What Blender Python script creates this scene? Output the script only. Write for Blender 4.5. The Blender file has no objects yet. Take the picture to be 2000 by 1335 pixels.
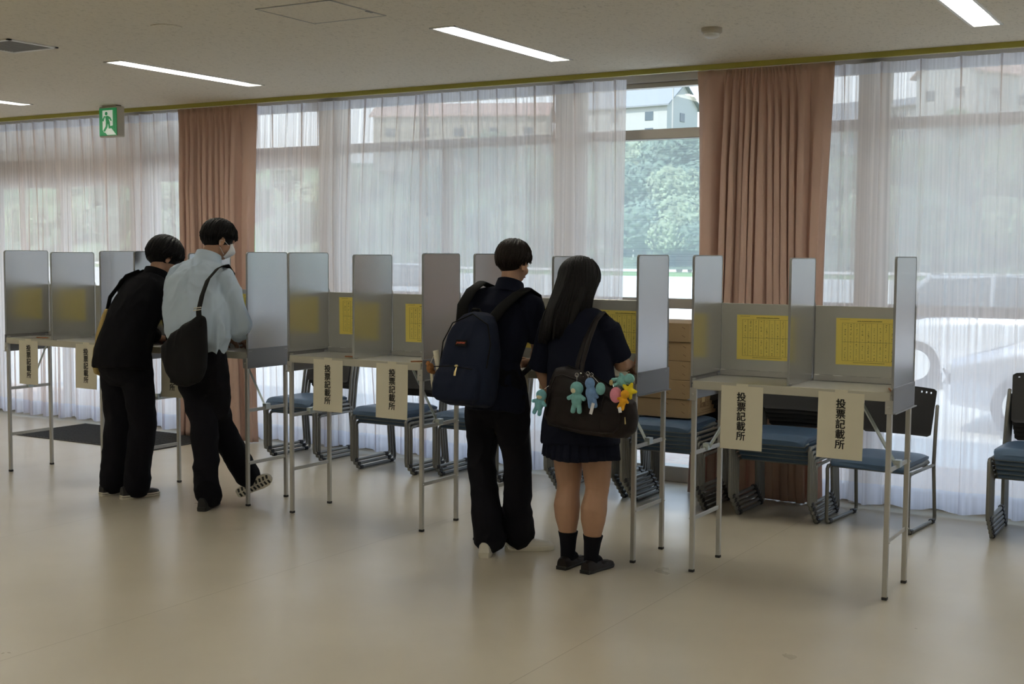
import bpy, math, random
from mathutils import Vector, Matrix, noise
import numpy as np

sc = bpy.context.scene
COL = sc.collection
PI = math.pi

# ------------------------------------------------------------------ camera
CAM_H = 1.6
cam_d = bpy.data.cameras.new('camera')
cam = bpy.data.objects.new('camera', cam_d)
COL.objects.link(cam)
sc.camera = cam
_r = Vector((0.85776747, 0.51399082, 0.00695775))
_u = Vector((-0.04197864, 0.05655244, 0.99751672))
_f = Vector((-0.51232096, 0.85592947, -0.07008548))
cam.matrix_world = Matrix(((_r.x, _u.x, -_f.x, 0), (_r.y, _u.y, -_f.y, 0), (_r.z, _u.z, -_f.z, CAM_H), (0, 0, 0, 1)))
cam_d.sensor_width = 36
cam_d.lens = 36 * 2459.865 / 2000
cam_d.clip_end = 600

# ------------------------------------------------------------------ world, sun, exposure
w = bpy.data.worlds.new('sky')
sc.world = w
w.use_nodes = True
wn = w.node_tree
bg = wn.nodes['Background']
tc = wn.nodes.new('ShaderNodeTexCoord')
sep = wn.nodes.new('ShaderNodeSeparateXYZ')
wn.links.new(tc.outputs['Generated'], sep.inputs[0])
rp = wn.nodes.new('ShaderNodeValToRGB')
rp.color_ramp.elements[0].position = 0.0
rp.color_ramp.elements[0].color = (0.93, 0.96, 1.0, 1)
rp.color_ramp.elements[1].position = 0.6
rp.color_ramp.elements[1].color = (0.52, 0.70, 1.0, 1)
wn.links.new(sep.outputs['Z'], rp.inputs[0])
wn.links.new(rp.outputs[0], bg.inputs['Color'])
bg.inputs['Strength'].default_value = 2.9

sun_d = bpy.data.lights.new('sun', 'SUN')
sun_d.energy = 4.6
sun_d.angle = math.radians(2)
sun_d.color = (1.0, 0.95, 0.86)
sun = bpy.data.objects.new('sun', sun_d)
COL.objects.link(sun)
sun.location = (0, 0, 12)
sun.rotation_euler = (math.radians(38), math.radians(-12), 0)   # over the building roof, falls on the yard side

sc.view_settings.view_transform = 'Standard'
sc.view_settings.look = 'None'
sc.view_settings.exposure = 0.0
sc.view_settings.gamma = 1.0
sc.view_settings.use_curve_mapping = False
sc.cycles.max_bounces = 14
sc.cycles.transparent_max_bounces = 24
sc.cycles.diffuse_bounces = 6

# sky portal filling the window wall: guides sampling only, adds no light
po = bpy.data.lights.new('window_portal', 'AREA')
po.shape = 'RECTANGLE'; po.size = 17; po.size_y = 2.8
po.cycles.is_portal = True
poo = bpy.data.objects.new('window_portal', po)
COL.objects.link(poo)
poo.location = (-4.2, 8.42, 1.42)
poo.rotation_euler = (math.radians(-90), 0, 0)

# ------------------------------------------------------------------ materials
MATS = {}
def mat(name, col=(.5, .5, .5), rough=.6, metal=0., spec=.5, emit=None, estr=0., sheen=0., coat=0., var=0., vscale=20., bump=0., bscale=200., trans=0., stretch=None):
    if name in MATS: return MATS[name]
    m = bpy.data.materials.new(name); m.use_nodes = True
    nt = m.node_tree; b = nt.nodes['Principled BSDF']
    b.inputs['Base Color'].default_value = (*col, 1)
    b.inputs['Roughness'].default_value = rough
    b.inputs['Metallic'].default_value = metal
    b.inputs['Specular IOR Level'].default_value = spec
    if sheen: b.inputs['Sheen Weight'].default_value = sheen
    if coat: b.inputs['Coat Weight'].default_value = coat
    if trans: b.inputs['Transmission Weight'].default_value = trans
    if emit: b.inputs['Emission Color'].default_value = (*emit, 1); b.inputs['Emission Strength'].default_value = estr
    t = None
    if var or bump:
        t = nt.nodes.new('ShaderNodeTexCoord')
        mp = nt.nodes.new('ShaderNodeMapping')
        if stretch: mp.inputs['Scale'].default_value = stretch
        nt.links.new(t.outputs['Object'], mp.inputs[0])
    if var:
        n = nt.nodes.new('ShaderNodeTexNoise'); n.inputs['Scale'].default_value = vscale; n.inputs['Detail'].default_value = 4
        nt.links.new(mp.outputs[0], n.inputs['Vector'])
        r = nt.nodes.new('ShaderNodeValToRGB')
        r.color_ramp.elements[0].position = .3; r.color_ramp.elements[1].position = .7
        r.color_ramp.elements[0].color = (*[c * (1 - var) for c in col], 1)
        r.color_ramp.elements[1].color = (*[min(1, c * (1 + var)) for c in col], 1)
        nt.links.new(n.outputs[0], r.inputs[0]); nt.links.new(r.outputs[0], b.inputs['Base Color'])
    if bump:
        n2 = nt.nodes.new('ShaderNodeTexNoise'); n2.inputs['Scale'].default_value = bscale; n2.inputs['Detail'].default_value = 3
        nt.links.new(mp.outputs[0], n2.inputs['Vector'])
        bp = nt.nodes.new('ShaderNodeBump'); bp.inputs['Strength'].default_value = bump; bp.inputs['Distance'].default_value = .004
        nt.links.new(n2.outputs[0], bp.inputs['Height']); nt.links.new(bp.outputs[0], b.inputs['Normal'])
    MATS[name] = m
    return m

mat('alu_frame', (.52, .52, .50), .40, .6, var=.03, vscale=6)
mat('alu_cream', (.52, .51, .44), .5, .15)
mat('alu_panel', (.56, .57, .585), .24, .80, var=.02, vscale=3)
mat('alu_back', (.58, .59, .56), .34, .5, var=.02, vscale=4)
mat('gusset', (.24, .24, .25), .42, .6)
mat('zinc', (.58, .66, .68), .35, .7)
mat('edge_grey', (.30, .31, .31), .5)
mat('black_plastic', (.018, .018, .02), .5)
mat('rubber', (.03, .03, .03), .8)
mat('steel_grey', (.20, .20, .185), .40, .45)
mat('blue_vinyl', (.050, .095, .165), .45, var=.06, vscale=8, bump=.12, bscale=500)
mat('seat_shell', (.16, .17, .17), .5)
mat('paper', (.72, .69, .56), .8, var=.015, vscale=5)
mat('yellow_paper', (1.0, .84, .20), .75)
mat('ink', (.02, .02, .02), .7)
mat('ink_brown', (.16, .12, .02), .8)
mat('cardboard', (.29, .20, .105), .85, var=.05, vscale=6, bump=.1, bscale=90)
mat('box_print', (.17, .10, .05), .85)
mat('tape', (.50, .38, .20), .35)
mat('window_metal', (.40, .37, .32), .45, .3)
mat('column_paint', (.52, .50, .47), .6)
mat('rail_paint', (.40, .38, .07), .5)
mat('white_metal', (.80, .80, .78), .45)
mat('grille', (.26, .26, .26), .6)
mat('hatch_frame', (.42, .42, .40), .6)
mat('tube', (1, 1, 1), .5, emit=(1.0, .96, .86), estr=35.0)
mat('reflector', (.85, .85, .82), .3, .2)
mat('exit_green', (.01, .30, .10), .4, emit=(.01, .32, .10), estr=.22)
mat('exit_white', (.85, .9, .85), .4, emit=(.8, 1.0, .86), estr=.25)
mat('sign_body', (.46, .43, .36), .5)
mat('skin', (.40, .23, .15), .55, var=.05, vscale=14)
mat('skin_leg', (.38, .22, .14), .55, var=.05, vscale=8)
mat('lips', (.38, .15, .12), .5)
mat('eye_white', (.8, .78, .75), .3)
mat('iris', (.03, .02, .015), .25)
mat('hair_black', (.006, .0055, .006), .62, spec=.22)
mat('hair_brown', (.013, .009, .007), .62, spec=.22)
mat('cloth_black', (.007, .007, .009), .95, spec=.12, bump=.25, bscale=700)
mat('cloth_trouser', (.006, .006, .009), .9, spec=.15, bump=.2, bscale=700)
mat('cloth_navy', (.007, .009, .020), .92, spec=.15, bump=.3, bscale=800)
mat('cloth_shirt', (.50, .61, .74), .85, spec=.2, var=.02, vscale=6, bump=.2, bscale=600)
mat('bag_navy', (.010, .015, .034), .85, spec=.2, bump=.3, bscale=900)
mat('bag_black', (.007, .007, .008), .8, spec=.2, bump=.2, bscale=500)
mat('strap_black', (.007, .007, .007), .85, spec=.2)
mat('leather', (.011, .0075, .0075), .45, spec=.22, var=.15, vscale=12, bump=.25, bscale=260)
mat('canvas', (.42, .31, .11), .9, var=.05, vscale=8, bump=.3, bscale=600)
mat('shoe_black', (.012, .012, .013), .6)
mat('shoe_loafer', (.012, .008, .007), .5, spec=.3)
mat('shoe_white', (.62, .60, .54), .55)
mat('sole_white', (.60, .57, .48), .6)
mat('sole_dark', (.02, .02, .02), .6)
mat('brass', (.55, .45, .22), .3, .9)
mat('nickel', (.7, .7, .68), .25, 1.)
mat('mask_white', (.75, .76, .78), .8)
mat('plush_teal', (.22, .50, .50), .95, var=.12, vscale=60, bump=.8, bscale=420)
mat('plush_cyan', (.20, .48, .55), .95, var=.12, vscale=60, bump=.8, bscale=420)
mat('plush_blue', (.18, .32, .58), .95, var=.12, vscale=60, bump=.8, bscale=420)
mat('plush_pink', (.80, .30, .40), .95, var=.06, vscale=60, bump=.8, bscale=420)
mat('plush_yellow', (.85, .68, .03), .95, var=.06, vscale=60, bump=.8, bscale=420)
mat('plush_orange', (.85, .42, .02), .95, var=.06, vscale=60, bump=.8, bscale=420)
mat('plush_cream', (.75, .70, .52), .95, bump=.8, bscale=420)
mat('pencil_wood', (.40, .14, .05), .5)
mat('brand_red', (.50, .10, .05), .7)
mat('mat_rubber', (.030, .031, .033), .9, bump=1.0, bscale=60)
mat('string', (.6, .5, .32), .8)
mat('fur_brown', (.30, .13, .04), .95, bump=.8, bscale=300)
mat('house_wall', (.44, .44, .42), .8)  # wall grey lightened to carry the haze of distance
mat('house_cream', (.42, .37, .30), .8)
mat('house_roof', (.26, .27, .28), .7)
mat('house_roof_red', (.42, .26, .20), .7)
mat('window_far', (.10, .13, .15), .2)
mat('leaf', (.20, .27, .19), .7, var=.35, vscale=.9)  # distance haze painted in: brighter, less saturated green
mat('leaf_light', (.36, .42, .26), .7, var=.35, vscale=.9)  # paler green, likewise washed out for distance haze
mat('bark', (.12, .08, .05), .9)
mat('grass', (.20, .34, .07), .9, var=.2, vscale=.3)
mat('hill_earth', (.18, .25, .14), .95, var=.4, vscale=.15)  # hill green brightened, outdoor haze is part of this colour
mat('yard_sand', (.84, .80, .72), .95, var=.08, vscale=.5)
mat('car_silver', (.62, .63, .66), .25, .7, coat=.6)
mat('car_white', (.75, .76, .78), .3, .1, coat=.6)
mat('car_glass', (.02, .03, .04), .05, spec=.8)
mat('car_tyre', (.02, .02, .02), .8)
mat('lamp_red', (.45, .02, .02), .3)
mat('wire', (.05, .05, .05), .6)
mat('pole_concrete', (.40, .39, .37), .8)
mat('room_wall', (.72, .69, .62), .8)

def brick_mat():
    m = mat('paver', (.5, .35, .28), .9); nt = m.node_tree; b = nt.nodes['Principled BSDF']
    t = nt.nodes.new('ShaderNodeTexCoord'); br = nt.nodes.new('ShaderNodeTexBrick')
    br.inputs['Scale'].default_value = 5; br.inputs['Color1'].default_value = (.62, .42, .33, 1)
    br.inputs['Color2'].default_value = (.72, .56, .44, 1); br.inputs['Mortar'].default_value = (.5, .48, .45, 1)
    nt.links.new(t.outputs['Object'], br.inputs[0]); nt.links.new(br.outputs[0], b.inputs['Base Color'])
brick_mat()

def floor_mat():
    m = mat('floor_vinyl', (.45, .40, .31), .25, spec=.5); nt = m.node_tree; b = nt.nodes['Principled BSDF']
    t = nt.nodes.new('ShaderNodeTexCoord')
    n = nt.nodes.new('ShaderNodeTexNoise'); n.inputs['Scale'].default_value = 1.6; n.inputs['Detail'].default_value = 6
    nt.links.new(t.outputs['Object'], n.inputs['Vector'])
    r = nt.nodes.new('ShaderNodeValToRGB'); r.color_ramp.elements[0].position = .3; r.color_ramp.elements[1].position = .75
    r.color_ramp.elements[0].color = (.48, .435, .345, 1); r.color_ramp.elements[1].color = (.54, .495, .40, 1)
    nt.links.new(n.outputs[0], r.inputs[0])
    # welded seams every 1.82 m along Y, and butt joints along X
    sp = nt.nodes.new('ShaderNodeSeparateXYZ'); nt.links.new(t.outputs['Object'], sp.inputs[0])
    def line(sock, period, off, wd):
        a = nt.nodes.new('ShaderNodeMath'); a.operation = 'ADD'; a.inputs[1].default_value = off; nt.links.new(sock, a.inputs[0])
        p = nt.nodes.new('ShaderNodeMath'); p.operation = 'PINGPONG'; p.inputs[1].default_value = period / 2; nt.links.new(a.outputs[0], p.inputs[0])
        l = nt.nodes.new('ShaderNodeMath'); l.operation = 'LESS_THAN'; l.inputs[1].default_value = wd; nt.links.new(p.outputs[0], l.inputs[0])
        return l
    l1 = line(sp.outputs['X'], 1.82, 2.36 + 18.2, .0022)
    mx = nt.nodes.new('ShaderNodeMix'); mx.data_type = 'RGBA'
    mx.inputs['B'].default_value = (.36, .32, .24, 1)
    nt.links.new(l1.outputs[0], mx.inputs['Factor']); nt.links.new(r.outputs[0], mx.inputs['A'])
    nt.links.new(mx.outputs['Result'], b.inputs['Base Color'])
    n3 = nt.nodes.new('ShaderNodeTexNoise'); n3.inputs['Scale'].default_value = 3.0; n3.inputs['Detail'].default_value = 8
    nt.links.new(t.outputs['Object'], n3.inputs['Vector'])
    rr = nt.nodes.new('ShaderNodeMapRange'); rr.inputs['To Min'].default_value = .24; rr.inputs['To Max'].default_value = .36
    nt.links.new(n3.outputs[0], rr.inputs[0]); nt.links.new(rr.outputs[0], b.inputs['Roughness'])
    n4 = nt.nodes.new('ShaderNodeTexNoise'); n4.inputs['Scale'].default_value = 7; n4.inputs['Detail'].default_value = 2
    nt.links.new(t.outputs['Object'], n4.inputs['Vector'])
    bp = nt.nodes.new('ShaderNodeBump'); bp.inputs['Strength'].default_value = .10; bp.inputs['Distance'].default_value = .004
    nt.links.new(n4.outputs[0], bp.inputs['Height']); nt.links.new(bp.outputs[0], b.inputs['Normal'])
floor_mat()

def ceiling_mat():
    m = mat('ceiling_board', (.60, .57, .50), .95, spec=.1); nt = m.node_tree; b = nt.nodes['Principled BSDF']
    t = nt.nodes.new('ShaderNodeTexCoord')
    n = nt.nodes.new('ShaderNodeTexNoise'); n.inputs['Scale'].default_value = 55; n.inputs['Detail'].default_value = 5; n.inputs['Roughness'].default_value = .7
    mp = nt.nodes.new('ShaderNodeMapping'); mp.inputs['Scale'].default_value = (1, .55, 1)
    nt.links.new(t.outputs['Object'], mp.inputs[0]); nt.links.new(mp.outputs[0], n.inputs['Vector'])
    r = nt.nodes.new('ShaderNodeValToRGB'); e = r.color_ramp.elements
    e[0].position = .30; e[0].color = (.54, .51, .43, 1); e[1].position = .46; e[1].color = (.76, .72, .63, 1)
    nt.links.new(n.outputs[0], r.inputs[0]); nt.links.new(r.outputs[0], b.inputs['Base Color'])
    bp = nt.nodes.new('ShaderNodeBump'); bp.inputs['Strength'].default_value = .5; bp.inputs['Distance'].default_value = .004
    nt.links.new(n.outputs[0], bp.inputs['Height']); nt.links.new(bp.outputs[0], b.inputs['Normal'])
ceiling_mat()

def sheer_mat(name, transp, tint=(.80, .79, .86)):
    m = bpy.data.materials.new(name); m.use_nodes = True; nt = m.node_tree
    for x in list(nt.nodes): nt.nodes.remove(x)
    out = nt.nodes.new('ShaderNodeOutputMaterial')
    tr = nt.nodes.new('ShaderNodeBsdfTransparent')
    tl = nt.nodes.new('ShaderNodeBsdfTranslucent'); tl.inputs[0].default_value = (*tint, 1)
    df = nt.nodes.new('ShaderNodeBsdfDiffuse'); df.inputs[0].default_value = (*tint, 1)
    m1 = nt.nodes.new('ShaderNodeMixShader'); m1.inputs[0].default_value = .45
    nt.links.new(tl.outputs[0], m1.inputs[1]); nt.links.new(df.outputs[0], m1.inputs[2])
    # fine woven stripes across the cloth (UV x runs along the fabric)
    uv = nt.nodes.new('ShaderNodeUVMap'); uv.uv_map = 'UVMap'
    s = nt.nodes.new('ShaderNodeSeparateXYZ'); nt.links.new(uv.outputs[0], s.inputs[0])
    cb = nt.nodes.new('ShaderNodeCombineXYZ')
    mu = nt.nodes.new('ShaderNodeMath'); mu.operation = 'MULTIPLY'; mu.inputs[1].default_value = 60; nt.links.new(s.outputs['X'], mu.inputs[0])
    nt.links.new(mu.outputs[0], cb.inputs[0])
    n = nt.nodes.new('ShaderNodeTexNoise'); n.inputs['Scale'].default_value = 1.0; n.inputs['Detail'].default_value = 3
    nt.links.new(cb.outputs[0], n.inputs['Vector'])
    mr = nt.nodes.new('ShaderNodeMapRange'); mr.inputs['From Min'].default_value = .35; mr.inputs['From Max'].default_value = .65
    mr.inputs['To Min'].default_value = 1 - transp - .13; mr.inputs['To Max'].default_value = min(1, 1 - transp + .13)
    nt.links.new(n.outputs[0], mr.inputs[0])
    mx = nt.nodes.new('ShaderNodeMixShader'); nt.links.new(mr.outputs[0], mx.inputs[0])
    nt.links.new(tr.outputs[0], mx.inputs[1]); nt.links.new(m1.outputs[0], mx.inputs[2])
    nt.links.new(mx.outputs[0], out.inputs[0])
    MATS[name] = m
sheer_mat('sheer', .215, (.95,.885,.875))
sheer_mat('sheer_hem', .12)
sheer_mat('screen_mesh', .44, (.68, .78, .82))  # insect screen; its bluish white also stands in for outdoor haze

def drape_mat():
    m = mat('drape_pink', (.60, .43, .355), .9, spec=.15, var=.03, vscale=3, bump=.2, bscale=500, sheen=.1)
    nt = m.node_tree; b = nt.nodes['Principled BSDF']; out = [n for n in nt.nodes if n.type == 'OUTPUT_MATERIAL'][0]
    tl = nt.nodes.new('ShaderNodeBsdfTranslucent'); tl.inputs[0].default_value = (.72, .42, .33, 1)
    mx = nt.nodes.new('ShaderNodeMixShader'); mx.inputs[0].default_value = .16
    nt.links.new(b.outputs[0], mx.inputs[1]); nt.links.new(tl.outputs[0], mx.inputs[2]); nt.links.new(mx.outputs[0], out.inputs[0])
drape_mat()

def glass_mat():
    m = bpy.data.materials.new('pane_glass'); m.use_nodes = True; nt = m.node_tree
    for x in list(nt.nodes): nt.nodes.remove(x)
    out = nt.nodes.new('ShaderNodeOutputMaterial')
    tr = nt.nodes.new('ShaderNodeBsdfTransparent'); tr.inputs[0].default_value = (.94, .97, .97, 1)
    gl = nt.nodes.new('ShaderNodeBsdfGlossy'); gl.inputs['Roughness'].default_value = .02
    mx = nt.nodes.new('ShaderNodeMixShader'); mx.inputs[0].default_value = .06
    nt.links.new(tr.outputs[0], mx.inputs[1]); nt.links.new(gl.outputs[0], mx.inputs[2]); nt.links.new(mx.outputs[0], out.inputs[0])
    MATS['pane_glass'] = m
glass_mat()

# ------------------------------------------------------------------ mesh builder
class MB:
    def __init__(s): s.v = []; s.f = []; s.mi = []; s.uv = None
    def add(s, vs, fs, mi=0):
        o = len(s.v); s.v += [tuple(p) for p in vs]; s.f += [tuple(i + o for i in f) for f in fs]; s.mi += [mi] * len(fs); return s
    def box(s, x0, x1, y0, y1, z0, z1, mi=0):
        v = [(x, y, z) for x in (x0, x1) for y in (y0, y1) for z in (z0, z1)]
        return s.add(v, [(0, 1, 3, 2), (4, 6, 7, 5), (0, 4, 5, 1), (2, 3, 7, 6), (0, 2, 6, 4), (1, 5, 7, 3)], mi)
    def bbox(s, x0, x1, y0, y1, z0, z1, b=.004, mi=0):      # box with chamfered edges
        v = []
        for x, sx in ((x0, 1), (x1, -1)):
            for y, sy in ((y0, 1), (y1, -1)):
                for z, sz in ((z0, 1), (z1, -1)):
                    v += [(x, y + sy * b, z + sz * b), (x + sx * b, y, z + sz * b), (x + sx * b, y + sy * b, z)]
        def q(i, j, k, a): return ((i * 2 + j) * 2 + k) * 3 + a
        f = []
        f += [(q(0,0,0,0), q(0,0,1,0), q(0,1,1,0), q(0,1,0,0)), (q(1,0,0,0), q(1,1,0,0), q(1,1,1,0), q(1,0,1,0))]
        f += [(q(0,0,0,1), q(1,0,0,1), q(1,0,1,1), q(0,0,1,1)), (q(0,1,0,1), q(0,1,1,1), q(1,1,1,1), q(1,1,0,1))]
        f += [(q(0,0,0,2), q(0,1,0,2), q(1,1,0,2), q(1,0,0,2)), (q(0,0,1,2), q(1,0,1,2), q(1,1,1,2), q(0,1,1,2))]
        for i in (0, 1):
            for j in (0, 1): f.append((q(i,j,0,0), q(i,j,1,0), q(i,j,1,1), q(i,j,0,1)))
            for k in (0, 1): f.append((q(i,0,k,0), q(i,1,k,0), q(i,1,k,2), q(i,0,k,2)))
        for j in (0, 1):
            for k in (0, 1): f.append((q(0,j,k,1), q(1,j,k,1), q(1,j,k,2), q(0,j,k,2)))
        for i in (0, 1):
            for j in (0, 1):
                for k in (0, 1): f.append((q(i,j,k,0), q(i,j,k,1), q(i,j,k,2)))
        return s.add(v, f, mi)
    def loft(s, rings, cap=True, mi=0, closed=True):
        n = len(rings[0]); v = [p for r in rings for p in r]; f = []
        m = n if closed else n - 1
        for i in range(len(rings) - 1):
            for j in range(m):
                k = (j + 1) % n
                f.append((i * n + j, i * n + k, (i + 1) * n + k, (i + 1) * n + j))
        if cap:
            f.append(tuple(reversed(range(n)))); f.append(tuple((len(rings) - 1) * n + j for j in range(n)))
        return s.add(v, f, mi)
    def tube(s, pts, rad, seg=12, side=None, mi=0, power=2., roundcap=True):
        """swept tube; rad per point: r or (a,b), a is along 'side'"""
        P = [Vector(p) for p in pts]; n = len(P)
        R = [(r, r) if not hasattr(r, '__len__') else r for r in (rad if hasattr(rad, '__len__') else [rad] * n)]
        T = []
        for i in range(n):
            t = (P[min(i + 1, n - 1)] - P[max(i - 1, 0)])
            T.append(t.normalized() if t.length > 1e-9 else Vector((0, 0, 1)))
        ref = Vector(side) if side is not None else (Vector((1, 0, 0)) if abs(T[0].x) < .8 else Vector((0, 1, 0)))
        if roundcap:
            a0 = max(R[0]) * .0 + min(R[0]); a1 = min(R[-1])
            pre, post = [], []
            for c in (1., .7): pre.append((P[0] - T[0] * a0 * c * .8, math.sqrt(max(0, 1 - c * c)) * .98 + .02))
            for c in (.7, 1.): post.append((P[-1] + T[-1] * a1 * c * .8, math.sqrt(max(0, 1 - c * c)) * .98 + .02))
            PP = [p for p, _ in pre] + P + [p for p, _ in post]
            RR = [(R[0][0] * k, R[0][1] * k) for _, k in pre] + list(R) + [(R[-1][0] * k, R[-1][1] * k) for _, k in post]
            TT = [T[0]] * 2 + T + [T[-1]] * 2
        else: PP, RR, TT = P, R, T
        rings = []; e1 = None
        for p, (a, b), t in zip(PP, RR, TT):
            base = ref if (side is not None or e1 is None) else e1
            e = base - t * base.dot(t)
            if e.length < 1e-6: e = t.orthogonal()
            e1 = e.normalized(); e2 = t.cross(e1)
            ring = []
            for k in range(seg):
                th = 2 * PI * k / seg; c, q = math.cos(th), math.sin(th)
                if power != 2.:
                    c = math.copysign(abs(c) ** (2 / power), c); q = math.copysign(abs(q) ** (2 / power), q)
                ring.append(p + e1 * (a * c) + e2 * (b * q))
            rings.append(ring)
        return s.loft(rings, True, mi)
    def ell(s, c, r, seg=20, rg=12, M=None, mi=0):
        c = Vector(c); M = M or Matrix.Identity(3)
        rings = []
        for i in range(1, rg):
            ph = PI * i / rg
            rings.append([c + M @ Vector((r[0] * math.sin(ph) * math.cos(2 * PI * k / seg), r[1] * math.sin(ph) * math.sin(2 * PI * k / seg), -r[2] * math.cos(ph))) for k in range(seg)])
        o = len(s.v); s.loft(rings, False, mi)
        b = len(s.v); s.v.append(tuple(c + M @ Vector((0, 0, -r[2])))); s.v.append(tuple(c + M @ Vector((0, 0, r[2]))))
        for k in range(seg):
            s.f.append((b, o + (k + 1) % seg, o + k)); s.mi.append(mi)
            l = o + (rg - 2) * seg
            s.f.append((b + 1, l + k, l + (k + 1) % seg)); s.mi.append(mi)
        return s
    def prism(s, poly, a, b, axis='y', mi=0):
        """polygon (2D) extruded between a and b along axis"""
        def m(p, t):
            return {'y': (p[0], t, p[1]), 'x': (t, p[0], p[1]), 'z': (p[0], p[1], t)}[axis]
        n = len(poly)
        return s.add([m(p, a) for p in poly] + [m(p, b) for p in poly],
                     [tuple(range(n)), tuple(reversed(range(n, 2 * n)))] + [(i, i + n, (i + 1) % n + n, (i + 1) % n) for i in range(n)], mi)
    def pillow(s, outline, y0, thick, rg=7, mi=0, flat=.55):
        """soft bag shape: xz outline swollen along y about y0"""
        cx = sum(p[0] for p in outline) / len(outline); cz = sum(p[1] for p in outline) / len(outline)
        rings = []
        for i in range(rg * 2 + 1):
            a = -PI / 2 + PI * i / (rg * 2)
            k = max(.02, math.cos(a)) ** flat; y = y0 + math.sin(a) * thick / 2
            rings.append([(cx + (p[0] - cx) * k, y, cz + (p[1] - cz) * k) for p in outline])
        return s.loft(rings, True, mi)
    def xf(s, M):
        s.v = [tuple(M @ Vector(p)) for p in s.v]; return s
    def mesh(s, name, mats, smooth=False, origin=None):
        me = bpy.data.meshes.new(name)
        v = s.v if origin is None else [(p[0] - origin[0], p[1] - origin[1], p[2] - origin[2]) for p in s.v]
        me.from_pydata(v, [], s.f)
        for m in (mats if isinstance(mats, (list, tuple)) else [mats]): me.materials.append(MATS[m])
        me.polygons.foreach_set('material_index', s.mi)
        if smooth: me.polygons.foreach_set('use_smooth', [True] * len(me.polygons))
        me.update()
        return me

def fixn(me):
    import bmesh
    b = bmesh.new(); b.from_mesh(me); bmesh.ops.recalc_face_normals(b, faces=b.faces); b.to_mesh(me); b.free()

def rootloc(p):
    return Vector(p.location) if p is not None else None

def put(name, mb, mats, parent=None, smooth=False, world=True, sharp=None, loc=None, norm=True):
    """one mesh object. world=True: vertices are world coordinates and the parent is an unrotated Empty."""
    org = None
    if world:
        org = Vector((0, 0, 0)); q = parent
        while q is not None: org = org + Vector(q.location); q = q.parent
        if loc is not None: org = org + Vector(loc)
    me = mb.mesh(name, mats, smooth, org)
    if norm: fixn(me)
    if sharp: me.set_sharp_from_angle(angle=math.radians(sharp))
    o = bpy.data.objects.new(name, me); COL.objects.link(o)
    if parent: o.parent = parent
    if loc is not None: o.location = loc
    return o

def tag(o, label=None, cat=None, group=None, kind=None):
    if label: o['label'] = label
    if cat: o['category'] = cat
    if group: o['group'] = group
    if kind: o['kind'] = kind
    return o

def thing(name, loc, label, cat, group=None, rz=0):
    o = bpy.data.objects.new(name, None); COL.objects.link(o); o.empty_display_size = .1
    o.location = loc; o.rotation_euler = (0, 0, rz)
    return tag(o, label, cat, group)

def struct(name, mb, mats, parent=None, **k):
    o = put(name, mb, mats, parent, **k)
    if parent is None: o['kind'] = 'structure'
    return o

def kids(o): return [c for c in KID.get(o.name, [])]
def copy_tree(o, parent=None):
    c = o.copy(); COL.objects.link(c); c.parent = parent
    for ch in list(o.children): copy_tree(ch, c)
    return c

def remeshed(name, mb, mats, parent, voxel=.006, smooth=2, wr=0., wsc=9., wst=(1, 1, .45), seed=0, zr=None, dec=None):
    """union of closed shapes as one continuous skin (voxel remesh), optional cloth wrinkles"""
    me = mb.mesh('tmp', mats)
    fixn(me)
    o = bpy.data.objects.new('tmp', me); COL.objects.link(o)
    r = o.modifiers.new('r', 'REMESH'); r.mode = 'VOXEL'; r.voxel_size = voxel
    if smooth: s = o.modifiers.new('s', 'SMOOTH'); s.iterations = smooth; s.factor = .6
    dg = bpy.context.evaluated_depsgraph_get(); dg.update()
    m2 = bpy.data.meshes.new_from_object(o.evaluated_get(dg))
    bpy.data.objects.remove(o); bpy.data.meshes.remove(me)
    n = len(m2.vertices)
    co = np.empty(n * 3); m2.vertices.foreach_get('co', co); co = co.reshape(-1, 3)
    if wr:
        no = np.empty(n * 3); m2.vertices.foreach_get('normal', no); no = no.reshape(-1, 3)
        off = Vector((seed * 7.3, seed * 3.1, seed * 5.7))
        for i in range(n):
            p = co[i]
            v = Vector((p[0] * wsc * wst[0], p[1] * wsc * wst[1], p[2] * wsc * wst[2])) + off
            q = v + 0.7 * noise.noise_vector(v * .8)
            a = 1 - 2 * abs(noise.noise(q))          # ridges
            b = noise.noise(q * 2.3 + off)
            co[i] = p + no[i] * wr * (a * .9 - .35 + .35 * b)
    org = Vector((0, 0, 0)); q = parent
    while q is not None: org = org + Vector(q.location); q = q.parent
    co = co - np.array(org)
    m2.vertices.foreach_set('co', co.reshape(-1)); m2.name = name
    m2.materials.clear(); m2.materials.append(MATS[mats])
    m2.polygons.foreach_set('use_smooth', [True] * len(m2.polygons)); m2.update()
    ob = bpy.data.objects.new(name, m2); COL.objects.link(ob); ob.parent = parent
    return ob

def text_mesh(body, size, matname, bold=0., font_space=1., depth=.0006, fat=0.):
    c = bpy.data.curves.new('t', 'FONT'); c.body = body; c.size = size; c.align_x = 'CENTER'; c.align_y = 'CENTER'
    c.offset = bold; c.extrude = depth; c.space_line = font_space; c.resolution_u = 4
    o = bpy.data.objects.new('t', c); COL.objects.link(o)
    dg = bpy.context.evaluated_depsgraph_get(); dg.update()
    me = bpy.data.meshes.new_from_object(o.evaluated_get(dg))
    bpy.data.objects.remove(o); bpy.data.curves.remove(c)
    if fat:                                   # heavier strokes: overlaid copies shifted by a fraction of a millimetre
        import bmesh
        b = bmesh.new()
        for dx, dy in ((-fat, 0), (fat, 0), (0, fat * .7), (0, -fat * .7)):
            m2 = me.copy(); m2.transform(Matrix.Translation((dx, dy, 0))); b.from_mesh(m2); bpy.data.meshes.remove(m2)
        b.to_mesh(me); b.free()
    me.materials.clear(); me.materials.append(MATS[matname])
    return me
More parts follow.
